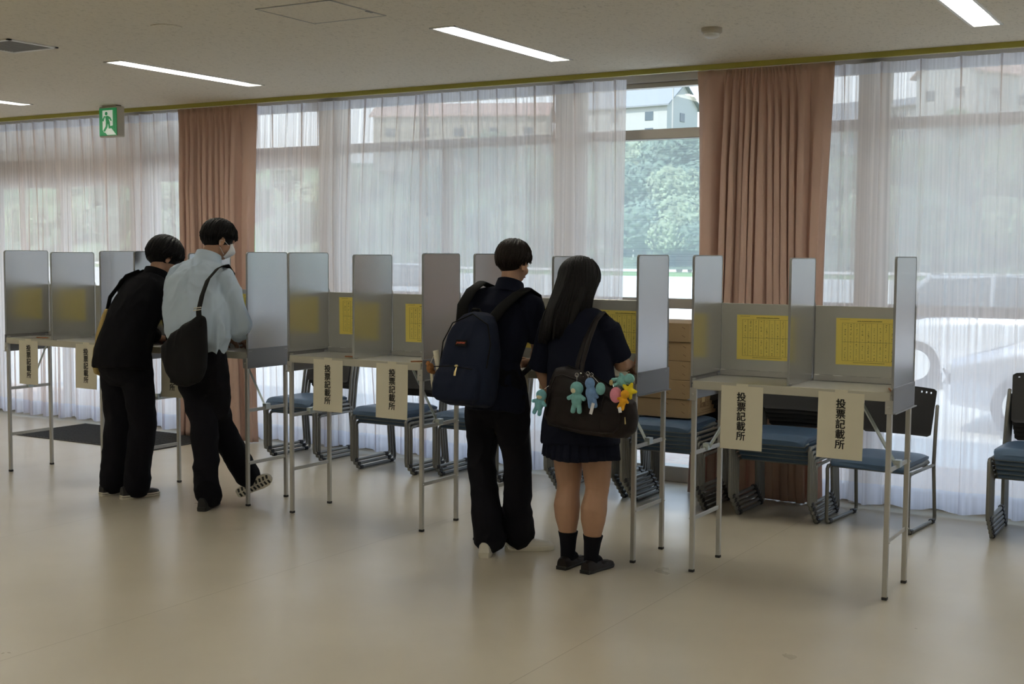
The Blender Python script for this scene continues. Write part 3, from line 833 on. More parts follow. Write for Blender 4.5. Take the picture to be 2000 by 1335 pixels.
#PART3
# ------------------------------------------------------------------ voting booths
BW, BD = 1.0, .3625
TZ = .972
def make_booth(x, y, label):
    t = thing('voting_booth', (x, y, 0), label, 'voting booth', 'folding aluminium voting booths in one row')
    L = MB(); 
    top = MB()
    top.bbox(0, BW, .0, BD + .03, TZ - .012, TZ, .002)
    put('table_top', top, 'alu_frame', t, world=False)
    lip = MB(); lip.bbox(.012, BW - .012, -.012, .004, TZ - .042, TZ + .001, .002)
    put('front_lip', lip, 'alu_cream', t, world=False)
    bk = MB(); bk.bbox(.012, BW - .012, BD + .018, BD + .032, TZ - .05, TZ, .002)
    put('rear_rail', bk, 'alu_frame', t, world=False)
    for sx in (0, 1):
        xx = sx * BW
        g = MB()
        a, b = (xx - .004, xx + .003) if sx == 0 else (xx - .003, xx + .004)
        g.bbox(a, b, -.012, BD + .03, TZ - .098, TZ + .022, .002)
        o = sx * 2 - 1
        g.bbox(min(xx, xx + o * .016), max(xx, xx + o * .016), -.012, BD + .03, TZ - .100, TZ - .095, .001)
        put('end_plate', g, 'gusset', t, world=False)
        for sy in (0, 1):
            yy = .004 if sy == 0 else BD
            leg = MB(); lx = xx - o * .016
            leg.bbox(lx - .012, lx + .012, yy - .011, yy + .011, .012, TZ - .014, .003)
            lo = put('leg', leg, 'alu_frame', t, world=False)
            f = MB(); f.bbox(lx - .013, lx + .013, yy - .012, yy + .012, 0, .014, .002); put('rubber_foot', f, 'rubber', lo, world=False)
            if sy == 0:
                br = MB(); br.bbox(lx - .018, lx + .018, yy - .020, yy - .010, TZ - .10, TZ - .035, .002)
                br.tube([(lx, yy - .026, TZ - .066), (lx, yy - .018, TZ - .066)], .005, 8)
                put('corner_bracket', br, 'alu_frame', lo, world=False)
        lx = xx - o * .016
        for zz in (.605, .272):
            r = MB(); r.bbox(lx - .004, lx + .004, .012, BD - .01, zz - .011, zz + .011, .002)
            for yy in (.004, BD): r.tube([(lx + .012 * o, yy, zz), (lx + .015 * o, yy, zz)], .005, 8)
            put('side_rail', r, 'alu_frame', t, world=False)
        s = MB(); x1 = lx - o * .20
        s.tube([(lx - o * .012, BD * .5, .615), (x1, BD * .5, TZ - .04)], (.009), 4)
        s.bbox(lx - .016, lx + .016, BD * .5 - .022, BD * .5 + .022, .60, .635, .002)
        put('diagonal_brace', s, 'zinc', t, world=False)
    # privacy partitions with rounded top corners
    for k in range(3):
        xx = (0.004, .5, BW - .004)[k]; zt = 1.598 if k != 1 else 1.588; z0 = TZ + (.022 if k != 1 else .003)
        R = .018; d0, d1 = -.008, BD + .008
        def outline(ins):
            p = [(d0 + ins, z0), (d1 - ins, z0)]
            r = R - ins * .5
            for a in range(0, 91, 15): p.append((d1 - ins - r + r * math.cos(math.radians(a)), zt - ins - r + r * math.sin(math.radians(a))))
            for a in range(90, 181, 15): p.append((d0 + ins + r + r * math.cos(math.radians(a)), zt - ins - r + r * math.sin(math.radians(a))))
            return p
        pn = MB(); pn.prism(outline(.003), xx - .0045, xx + .0045, 'x')
        po_ = put('partition', pn, 'alu_panel', t, world=False)
        ou, inn = outline(0), outline(.005)
        e = MB(); n = len(ou)
        vs = [(xx - .0055, *q) for q in ou] + [(xx - .0055, *q) for q in inn] + [(xx + .0055, *q) for q in ou] + [(xx + .0055, *q) for q in inn]
        fs = []
        for i in range(1, n):
            j = (i + 1) % n
            if i == n - 1: j = 0
            fs += [(i, j, n + j, n + i), (2*n + i, 3*n + i, 3*n + j, 2*n + j), (i, 2*n + i, 2*n + j, j), (n + i, n + j, 3*n + j, 3*n + i)]
        e.add(vs, fs); put('edge_trim', e, 'edge_grey', po_, world=False)
        st = MB(); yb = BD + .012
        st.tube([(xx + .006, yb + .004, 1.352), (xx - .012 + .006, yb - .02, 1.425)], .0022, 6)
        st.tube([(xx + .006, yb, 1.352), (xx + .006, yb, TZ)], .0025, 6)
        put('stay_wire', st, 'edge_grey', po_, world=False)
        ft = MB(); ft.bbox(xx - .008, xx + .008, .0, .03, TZ, TZ + .012, .002); ft.bbox(xx - .008, xx + .008, BD - .03, BD, TZ, TZ + .012, .002)
        put('clip', ft, 'edge_grey', po_, world=False)
    for k in (0, 1):
        b = MB(); xa, xb = k * .5 + .009, k * .5 + .491
        b.bbox(xa, xb, BD + .008, BD + .014, TZ + .03, 1.35, .002)
        bo = put('back_panel', b, 'alu_back', t, world=False)
        s = MB(); s.bbox(xa, xb, BD - .004, BD + .010, TZ + .0005, TZ + .032, .003)
        put('lower_ledge', s, 'alu_frame', bo, world=False)
        for q in range(4):
            sl = MB(); sl.box(xa + .03 + q * .118, xa + .10 + q * .118, BD - .0055, BD - .0035, TZ + .0305, TZ + .0325)
            put('slot', sl, 'edge_grey', bo, world=False)
    return t

BX = [-7.769, -6.4385, -5.099, -3.755, -2.454]
BYS = [5.891, 5.882, 5.872, 5.863, 5.854]
bl = ['empty voting booth at the far left end of the row', 'voting booth where the two students in black and pale shirts write',
      'empty voting booth left of the student with the blue backpack', 'voting booth where the student with the backpack and the long haired girl write',
      'empty voting booth at the right end of the row']
b0 = make_booth(BX[0], BYS[0], bl[0])
booths = [b0]
for i in range(1, 5):
    c = copy_tree(b0); c.location = (BX[i], BYS[i], 0); c['label'] = bl[i]; booths.append(c)

# paper signs taped to the front lip
SIGN = text_mesh('投\n票\n記\n載\n所', .048, 'ink', font_space=1.0, depth=.0002, fat=.0011)
PAPER = None
def sign(x, y, w_, h_, label, tilt=0., ox=0.):
    o = thing('paper_sign', (x, y - .0145, TZ - .012), label, 'sign', 'paper signs taped to the booth fronts')
    o.rotation_euler = (0, tilt, 0)
    n = 10; v = []; f = []
    for i in range(n + 1):
        z = -h_ * i / n; d = -.004 * (i / n) ** 2
        for xx in (-w_ / 2, w_ / 2): v.append((xx, d, z))
    for i in range(n + 1):
        z = -h_ * i / n; d = -.004 * (i / n) ** 2 - .0006
        for xx in (-w_ / 2, w_ / 2): v.append((xx, d, z))
    m = 2 * (n + 1)
    for i in range(n):
        a = 2 * i; f += [(a, a + 1, a + 3, a + 2), (m + a, m + a + 2, m + a + 3, m + a + 1), (a, a + 2, m + a + 2, m + a), (a + 1, m + a + 1, m + a + 3, a + 3)]
    f += [(0, m, m + 1, 1), (m - 2, m - 1, 2 * m - 1, 2 * m - 2)]
    mb = MB(); mb.add(v, f); put('sheet', mb, 'paper', o, world=False)
    tx = bpy.data.objects.new('lettering', SIGN); COL.objects.link(tx); tx.parent = o
    tx.location = (ox, -.0035, -.152); tx.rotation_euler = (PI / 2, 0, 0)
    tp = MB(); tp.box(-.03, .03, -.0008, .0, -.008, .012); put('tape', tp, 'paper', o, world=False)
    return o
sg = [(0, .257, .962, 'first paper sign from the left, on the far left booth', .20, .31), (0, .856, 0, 'paper sign beside the mustard tote bag, on the far left booth', .21, .305),
      (1, .17, 0, 'paper sign hidden behind the student in the black shirt', .21, .31), (1, .352, 0, 'paper sign half hidden behind the black shoulder bag', .20, .31),
      (2, .316, 0, 'left paper sign on the booth left of the blue backpack', .222, .31), (2, .787, 0, 'right paper sign on the booth left of the blue backpack', .225, .318),
      (3, .25, 0, 'left paper sign on the booth of the backpack student', .215, .31), (3, .76, 0, 'paper sign on the booth behind the long haired girl', .215, .31),
      (4, .273, 0, 'left paper sign on the right end booth', .215, .312), (4, .762, 0, 'rightmost paper sign, on the right end booth', .218, .314)]
for b, dx, _, lb, w_, h_ in sg:
    if b == 1 and dx == .17: continue
    sign(BX[b] + dx, BYS[b], w_, h_, lb, rnd.uniform(-.012, .012), rnd.uniform(-.004, .006))

# yellow name tables taped inside the compartments
rr_ = random.Random(3)
mk = MB(); W_, H_ = .31, .232
mk.box(-W_ * .40, W_ * .44, -.0008, 0, H_ * .395, H_ * .398)
mk.box(-W_ * .40, W_ * .44, -.0008, 0, -H_ * .415, -H_ * .412)
mk.box(-W_ * .40, W_ * .44, -.0008, 0, -H_ * .012, -H_ * .008)
for q in range(10): mk.box(-W_ * .40 + q * W_ * .0933 - .0004, -W_ * .40 + q * W_ * .0933 + .0004, -.0008, 0, -H_ * .415, H_ * .398)
for q in range(34):      # illegible heading
    x = -W_ * .16 + q * .0036; mk.box(x, x + .0026, -.0008, 0, H_ * .43, H_ * .43 + rr_.uniform(.0025, .0042))
for q in range(20): mk.box(-W_ * .44 + q * .0026, -W_ * .44 + q * .0026 + .0014, -.0008, 0, H_ * .465, H_ * .465 + .0014)
for q in range(46): mk.box(-W_ * .22 + q * .0034, -W_ * .22 + q * .0034 + .0022, -.0008, 0, -H_ * .455, -H_ * .455 + .002)
for q in range(9):
    for k in range(22):
        if rr_.random() < .22: continue
        x = -W_ * .40 + (q + .5) * W_ * .0933; z = H_ * (.36 - k * .0355); s = rr_.choice((.0010, .0014, .0022, .0030)); h = rr_.uniform(.0012, .0036)
        x += rr_.uniform(-.0012, .0012); mk.box(x - s, x + s, -.0008, 0, z - h / 2, z + h / 2)
MARKS = mk.mesh('printed_rows', 'ink_brown')
def yellow(b, dx, z, label, tilt=0.):
    o = thing('name_sheet', (BX[b] + dx, BYS[b] + BD + .0065, z), label, 'notice', 'yellow name sheets inside the booths'); o.rotation_euler = (0, tilt, 0)
    mb = MB(); mb.box(-W_ / 2, W_ / 2, 0, .0012, -H_ / 2, H_ / 2); put('sheet', mb, 'yellow_paper', o, world=False)
    m = bpy.data.objects.new('printed_rows', MARKS); COL.objects.link(m); m.parent = o
yl = [(0, .245, 'yellow name sheet in the far left compartment'), (0, .76, 'yellow name sheet in the right compartment of the far left booth'),
      (1, .25, 'yellow name sheet before the student in the black shirt'), (1, .76, 'yellow name sheet before the student in the pale shirt'),
      (2, .25, 'yellow name sheet in the left compartment of the empty middle booth'), (2, .762, 'yellow name sheet in the right compartment of the empty middle booth'),
      (3, .25, 'yellow name sheet before the student with the backpack'), (3, .735, 'yellow name sheet before the long haired girl'),
      (4, .25, 'yellow name sheet in the left compartment of the right end booth'), (4, .772, 'yellow name sheet in the right compartment of the right end booth')]
for b, dx, lb in yl: yellow(b, dx, 1.176 + (.028 if b in (0, 1) or (b, dx) == (2, .25) else 0), lb, rnd.uniform(-.012, .012))

# pencils and slips on the booth tables
def pencil(b, dx, dy, rz, label):
    mb = MB(); mb.tube([(-.06, 0, .0045), (.05, 0, .0045)], .004, 6, roundcap=False)
    o = thing('pencil', (BX[b] + dx, BYS[b] + dy, TZ), label, 'pencil', 'pencils on the booth tables', rz)
    put('shaft', mb, 'pencil_wood', o, world=False)
    t_ = MB(); t_.tube([(.05, 0, .0045), (.064, 0, .0045)], [.004, .0006], 6, roundcap=False); put('tip', t_, 'canvas', o, world=False)
pencil(0, .27, .10, .1, 'brown pencil lying in the far left compartment')
pencil(2, .42, .10, .15, 'brown pencil in the left compartment of the empty middle booth')
pencil(2, .93, .07, .9, 'brown pencil at the right edge of the empty middle booth')
pencil(4, .96, .09, 1.9, 'brown pencil at the right edge of the right end booth')
pencil(3, .93, .16, .1, 'brown pencil beside the right partition of the long haired girl')
mb = MB(); mb.tube([(BX[4] + .66 + .004 * math.sin(k * 1.3), BYS[4] + .016, TZ - .02 - k * .018) for k in range(9)], (.0065), 6, side=(1, 0, 0))
mb.v = [(p[0], BYS[4] + .020 + (p[1] - BYS[4] - .016) * .2, p[2]) for p in mb.v]
tag(put('cloth_tape', mb, 'string', None, smooth=True, loc=(BX[4] + .66, BYS[4] + .018, .8)), 'beige tie tape dangling under the right end booth', 'tape')

# ------------------------------------------------------------------ stacking chairs
def make_chair():
    t = thing('stacking_chair', (0, 0, 0), 'x', 'chair')
    W, D = .245, .47
    for s in (-1, 1):
        x = s * W
        f = MB()
        # front leg, floor sled, rear leg rising into the back upright
        f.tube([(x, .05, .352), (x, .012, .352), (x, -.004, .335), (x, 0, .28), (x, .0, .05), (x, .006, .018), (x, .03, .0125), (x, D - .03, .0125), (x, D - .006, .018), (x, D, .04), (x * .985, D - .035, .36), (x * .97, D - .005, .56), (x * .95, D + .03, .70)], .0115, 10)
        f.tube([(x, .03, .352), (x * .985, D - .035, .352)], .010, 8)
        put('side_frame', f, 'steel_grey', t, smooth=True, world=False)
        for yy in (.045, D - .05):
            g = MB(); g.bbox(x - .0145, x + .0145, yy - .019, yy + .019, 0, .027, .004); put('glide', g, 'black_plastic', t, world=False)
    c = MB()
    for yy in (.05, D - .10): c.tube([(-W, yy, .35), (W, yy, .35)], .009, 8)
    put('cross_bar', c, 'steel_grey', t, smooth=True, world=False)
    # upholstered seat: waterfall front, slightly dished
    st = MB(); nx_, ny_ = 18, 16; hw = .228
    def topz(u, v_):
        e = max(abs(u) ** 6, 0); fr = max(0, 1 - v_ / .14)
        return .425 - .035 * fr ** 2 - .016 * e - .010 * (1 - u * u) * math.sin(PI * v_) - .012 * max(0, (v_ - .85) / .15)
    ring = []
    for j in range(ny_ + 1):
        v_ = j / ny_; yy = -.022 + .475 * v_
        w2 = hw * (1 - .05 * max(0, 1 - v_ / .12) ** 2 - .09 * v_ * v_)
        row = [(-w2 + 2 * w2 * i / nx_, yy, topz(-1 + 2 * i / nx_, v_)) for i in range(nx_ + 1)]
        zb = .382 - .022 * max(0, 1 - v_ / .1)
        row += [(w2 * .985, yy, zb), (-w2 * .985, yy, zb)]
        ring.append(row)
    st.loft(ring, True); put('seat', st, 'blue_vinyl', t, smooth=True, world=False, sharp=50)
    sh = MB(); sh.bbox(-.224, .224, -.012, .43, .352, .384, .012); put('seat_shell', sh, 'seat_shell', t, world=False)
    # perforated plastic back, curved in plan, rounded corners, with real holes in its rows
    bk = MB(); cols, rows = 44, 26; hwb = .222; z0, z1 = .515, .80
    def bp(i, j, off):
        u = -1 + 2 * i / cols; v_ = j / rows
        # rounded corners by pulling the width in near top and bottom
        cz = max(0, 1 - min(v_, 1 - v_) / .06); wd = hwb * (1 - .05 * (1 - v_)) - .02 * (1 - math.sqrt(max(0, 1 - cz * cz)))
        y = D - .005 + .035 * v_ + .05 * v_ * .6 + .028 * (1 - u * u) - .012 + off
        return (u * wd, y, z0 + (z1 - z0) * v_ + .008 * (1 - u * u) * (v_ > .5))
    vs = []; 
    for off in (0, .007):
        vs += [bp(i, j, off) for j in range(rows + 1) for i in range(cols + 1)]
    N = (rows + 1) * (cols + 1); fs = []
    def hole(i, j):
        return j == 23 and i in (3, 6, 9, cols - 10, cols - 7, cols - 4)
    id_ = lambda i, j, s: s * N + j * (cols + 1) + i
    for j in range(rows):
        for i in range(cols):
            if hole(i, j):
                for (a, b) in (((i, j), (i + 1, j)), ((i + 1, j), (i + 1, j + 1)), ((i + 1, j + 1), (i, j + 1)), ((i, j + 1), (i, j))):
                    fs.append((id_(*a, 0), id_(*b, 0), id_(*b, 1), id_(*a, 1)))
                continue
            fs.append((id_(i, j, 0), id_(i + 1, j, 0), id_(i + 1, j + 1, 0), id_(i, j + 1, 0)))
            fs.append((id_(i, j, 1), id_(i, j + 1, 1), id_(i + 1, j + 1, 1), id_(i + 1, j, 1)))
    for i in range(cols):
        for j in (0, rows): fs.append((id_(i, j, 0), id_(i, j, 1), id_(i + 1, j, 1), id_(i + 1, j, 0)))
    for j in range(rows):
        for i in (0, cols): fs.append((id_(i, j, 0), id_(i, j + 1, 0), id_(i, j + 1, 1), id_(i, j, 1)))
    bk.add(vs, fs); put('backrest', bk, 'black_plastic', t, smooth=True, world=False, sharp=40)
    return t
ch0 = make_chair(); used = [False]
ords = ['lowest', 'second lowest', 'third lowest', 'fourth lowest', 'fifth lowest', 'topmost']
def stack(x, y, n, where, rz=0., dz=.030, dy=-.032):
    for k in range(n):
        c = ch0 if not used[0] else copy_tree(ch0)
        used[0] = True
        d = Matrix.Rotation(rz, 3, 'Z') @ Vector((0, dy * k, 0))
        c.location = (x + d.x, y + d.y, dz * k); c.rotation_euler = (0, 0, rz)
        if n == 1: c['label'] = 'single blue chair with black back, ' + where; c['group'] = 'blue chairs under the windows'; continue
        o = 'topmost' if k == n - 1 else ords[k]
        c['label'] = 'blue chair, %s in the stack %s' % (o, where); c['group'] = 'blue stacking chairs under the windows'
stack(-6.40, 7.43, 3, 'beside the narrow pink drape')
stack(-5.47, 7.33, 3, 'seen under the empty middle booth')
stack(-4.80, 7.42, 3, 'just left of the blue backpack student')
stack(-3.825, 7.40, 6, 'behind the long haired girl')
stack(-3.215, 7.30, 6, 'carrying the right pile of cardboard boxes')
stack(-2.50, 7.30, 5, 'before the wide pink drape')
stack(-1.955, 7.32, 1, 'behind the rightmost paper sign', rz=-.10)
stack(-1.04, 7.46, 5, 'at the right edge of the photo')

# ------------------------------------------------------------------ cardboard boxes on two chair stacks
BT = text_mesh('記載台', .052, 'box_print', depth=.0002, fat=.0008)
BT2 = text_mesh('投票', .026, 'box_print', depth=.0002, fat=.0003)
def box_pile(x0, x1, y0, z0, n, where, seed):
    r = random.Random(seed); w_ = x1 - x0; d = .46; h = .118
    for k in range(n):
        ox, oy = r.uniform(-.004, .004), r.uniform(-.006, .006)
        z = z0 + k * (h + .0015)
        t = thing('cardboard_box', (x0 + w_ / 2 + ox, y0 + d / 2 + oy, z), 'flat cardboard box, %s of the pile %s' % (['lowest', 'second', 'middle', 'fourth', 'topmost'][k if n == 5 else (0, 1, 3, 4)[k]], where), 'box', 'flat cardboard boxes piled on the chairs')
        b = MB(); b.bbox(-w_ / 2, w_ / 2, -d / 2, d / 2, 0, h, .003); put('carton', b, 'cardboard', t, world=False)
        m = MB(); m.box(-w_ / 2 - .001, w_ / 2 + .001, -.001, .001, h - .0004, h + .0008)
        m.box(w_ / 2 + .0002, w_ / 2 + .0008, -.025, .025, h * .72, h); put('tape', m, 'tape', t, world=False)
        pm = MB()
        for q in range(4): pm.prism([(w_ * .5 - .03 - (q % 2) * .11, h * (.72 if q < 2 else .28)), (w_ * .5 - .05 - (q % 2) * .11, h * (.82 if q < 2 else .38)), (w_ * .5 - .052 - (q % 2) * .11, h * (.79 if q < 2 else .35)), (w_ * .5 - .032 - (q % 2) * .11, h * (.69 if q < 2 else .25))], -d / 2 - .0006, -d / 2 - .0002)
        for q in range(16): pm.box(w_ / 2 + .0002, w_ / 2 + .0008, -.17 + q * .021, -.157 + q * .021, h * .14, h * .14 + .004)
        for q in range(9): pm.box(w_ / 2 + .0002, w_ / 2 + .0008, -.02 + q * .018, -.009 + q * .018, h * .26, h * .26 + .004)
        put('printed_marks', pm, 'box_print', t, world=False)
        for me, yy, zz in ((BT, .02, h * .60), (BT2, -.115, h * .56)):
            o = bpy.data.objects.new('printed_lettering', me); COL.objects.link(o); o.parent = t
            o.location = (w_ / 2 + .0004, yy, zz); o.rotation_euler = (PI / 2, 0, PI / 2)
box_pile(-3.475, -3.055, 7.26, .578, 5, 'before the uncovered pane', 1)
box_pile(-4.15, -3.73, 7.30, .578, 4, 'left of the long haired person', 2)
#PART4
# ------------------------------------------------------------------ people
def V(*a): return Vector(a if len(a) > 1 else a[0])
def frame_from(fwd, up=(0, 0, 1)):
    f_ = Vector(fwd).normalized(); u_ = Vector(up); r_ = f_.cross(u_).normalized(); u_ = r_.cross(f_).normalized()
    return Matrix((r_, f_, u_)).transposed()          # columns: right, forward, up

def add_hand(mb, wrist, direc, palm_n, side, s=1., curl=.5, spread=.5, pinch=False):
    """palm with five jointed fingers. palm_n: normal out of the palm; side=+1 right hand"""
    d = Vector(direc).normalized(); n = Vector(palm_n); n = (n - d * n.dot(d)).normalized(); t = d.cross(n) * -side   # towards the thumb
    w0 = Vector(wrist)
    def P(a, b, c): return w0 + (d * a + t * b + n * c) * s
    mb.tube([P(-.02, 0, 0), P(.015, 0, 0), P(.05, .002, 0), P(.085, 0, 0)], [(.024 * s, .018 * s), (.031 * s, .017 * s), (.040 * s, .015 * s), (.038 * s, .012 * s)], 14, side=t)
    for k, (off, ln, rad) in enumerate(((.029, .072, .0088), (.010, .080, .0090), (-.010, .074, .0086), (-.029, .058, .0076))):
        c = curl * (1 + .12 * k) if not pinch or k > 1 else curl * .8
        p = P(.083 - .006 * abs(k - 1), off, 0); ang = c * .5; pts = [p - d * .012 * s, p]; R = [rad * s, rad * s]
        q = p
        for seg_, da in ((.45, .9), (.32, 1.1), (.25, .8)):
            ang += c * da * .9
            v = d * math.cos(ang) + n * math.sin(ang) + t * (off * spread * .8)
            q = q + v.normalized() * ln * seg_ * s; pts.append(q); R.append(rad * s * (.95 if seg_ > .4 else .86 if seg_ > .3 else .74))
        mb.tube(pts, R, 9)
    b = P(.018, .026, .004); tv = (d * .75 + t * .62 + n * (.25 + .5 * curl)).normalized()
    b2 = b + tv * .036 * s; tv2 = (d * .95 + t * .15 + n * (.3 + .5 * curl)).normalized(); b3 = b2 + tv2 * .028 * s; b4 = b3 + (tv2 + n * .3).normalized() * .022 * s
    mb.tube([b - tv * .012 * s, b, b2, b3, b4], [.013 * s, .0125 * s, .0105 * s, .0095 * s, .0075 * s], 9)

def add_head(mb, c, M, s=1.):
    """c: centre of skull, M: columns right, forward, up"""
    def E(p, r, rot=None): mb.ell(c + M @ (V(p) * s), [q * s for q in r], 24, 16, M if rot is None else M @ rot)
    E((0, -.012, .018), (.074, .094, .088))           # cranium
    E((0, .022, -.035), (.060, .066, .072))           # face
    E((0, .040, -.078), (.038, .040, .030))           # jaw and chin
    E((0, .055, -.088), (.022, .022, .018))
    E((-.030, .056, -.040), (.026, .026, .026)); E((.030, .056, -.040), (.026, .026, .026))
    mb.tube([c + M @ (V(0, .080, .006) * s), c + M @ (V(0, .096, -.022) * s), c + M @ (V(0, .100, -.036) * s)], [.008 * s, .011 * s, .014 * s], 10)
    E((-.012, .090, -.040), (.009, .009, .007)); E((.012, .090, -.040), (.009, .009, .007))
    mb.tube([c + M @ (V(-.045, .070, .018) * s), c + M @ (V(0, .082, .020) * s), c + M @ (V(.045, .070, .018) * s)], [.009 * s, .010 * s, .009 * s], 8)
    for sx in (-1, 1):                                 # ears: rim, lobe and hollow base
        r = []
        for k in range(9):
            a = -1.9 + k * .5
            r.append(c + M @ (V(sx * (.078 + .008 * math.sin(k * .4)), -.012 + .017 * math.cos(a), -.022 + .029 * math.sin(a)) * s))
        mb.tube(r, .0048 * s, 7)
        E((sx * .073, -.008, -.024), (.008, .015, .025)); E((sx * .076, -.002, -.050), (.006, .008, .009))
    mb.tube([c + M @ (V(-.02, .083, -.066) * s), c + M @ (V(0, .090, -.064) * s), c + M @ (V(.02, .083, -.066) * s)], [.005 * s, .008 * s, .005 * s], 8)

def face_parts(c, M, parent, s=1., mask=False):
    for sx in (-1, 1):
        e = MB(); p = c + M @ (V(sx * .030, .068, -.004) * s); e.ell(p, (.012 * s,) * 3, 14, 10)
        eo = put('eye', e, 'eye_white', parent, smooth=True)
        i = MB(); i.ell(p + M @ (V(0, .0085, -.002) * s), (.0055 * s, .0055 * s, .0055 * s), 10, 8, M); put('iris', i, 'iris', eo, smooth=True)
        b = MB(); b.tube([c + M @ (V(sx * q, .082 - .25 * max(0, q - .02), .020 + .004 * math.sin(q * 60)) * s) for q in (.014, .028, .044)], [.003 * s, .004 * s, .002 * s], 6)
        put('eyebrow', b, 'hair_black', parent, smooth=True)
    if not mask:
        m = MB(); m.tube([c + M @ (V(q, .089 - abs(q) * .3, -.066 + .02 * abs(q)) * s) for q in (-.021, -.01, 0, .01, .021)], [(.002, .003), (.004, .005), (.004, .005), (.004, .005), (.002, .003)], 8)
        put('lips', m, 'lips', parent, smooth=True)

def lerp(a, b, t): return a + (b - a) * t
def body_mesh(J, parent, s=1., skin='skin', hands=None, lg=1., tb=.88):
    mb = MB(); hc, M = J['head'], J['HM']
    add_head(mb, hc, M, J.get('hs', 1.))
    nb = J['neck']; hs = J.get('hs', 1.)
    mb.tube([nb + V(0, 0, -.05), nb, lerp(nb, hc + M @ V(0, -.02, -.04), .55), hc + M @ V(0, -.012, -.02)], [.062 * s, .054 * s, .050 * s, .052 * s], 18)
    pel, che = J['pelvis'], J['chest']; ax = (J['shR'] - J['shL']).normalized()
    sp = [pel + V(0, 0, -.06), pel, lerp(pel, che, .5), che, lerp(che, nb, .75), nb]
    mb.tube(sp, [(.12 * s * tb, .09 * s * tb), (.14 * s * tb, .10 * s * tb), (.115 * s * tb, .09 * s * tb), (.145 * s * tb, .095 * s * tb), (.12 * s * tb, .07 * s * tb), (.055 * s, .048 * s)], 20, side=ax)
    for k in ('L', 'R'):
        sh, el, wr = J['sh' + k], J['el' + k], J['wr' + k]
        mb.tube([lerp(che, nb, .6), sh, lerp(sh, el, .5), el], [.05 * s, .050 * s, .043 * s, .036 * s], 14)
        mb.tube([el, lerp(el, wr, .3), lerp(el, wr, .7), wr], [.037 * s, .040 * s, .031 * s, (.027 * s, .021 * s)], 14)
        h = hands[k]; add_hand(mb, wr, h[0], h[1], 1 if k == 'R' else -1, s * h[3] if len(h) > 3 else s, h[2])
        hp, kn, an = J['hip' + k], J['kn' + k], J['an' + k]
        fd = J['fd' + k]
        mb.tube([hp, lerp(hp, kn, .25), lerp(hp, kn, .6), lerp(hp, kn, .9), kn], [.085 * s * lg, .082 * s * lg, .070 * s * lg, .060 * s * lg, .054 * s * lg], 16)
        bk = -V(fd[0], fd[1], 0).normalized() if 'calf' not in J else J['calf']
        mb.tube([kn, lerp(kn, an, .12) + bk * .006, lerp(kn, an, .32) + bk * .016, lerp(kn, an, .5) + bk * .013, lerp(kn, an, .75) + bk * .004, an], [.054 * s * lg, .053 * s * lg, .061 * s * lg, .056 * s * lg, .039 * s * lg, .034 * s], 16)
        fv = V(fd).normalized()
        mb.tube([an + V(0, 0, -.005), an + fv * .02 + V(0, 0, -.035), an + fv * .045 + V(0, 0, -.055)], [.028, .024, .016], 12)
    return remeshed('body', mb, skin, parent, voxel=.0052, smooth=2)

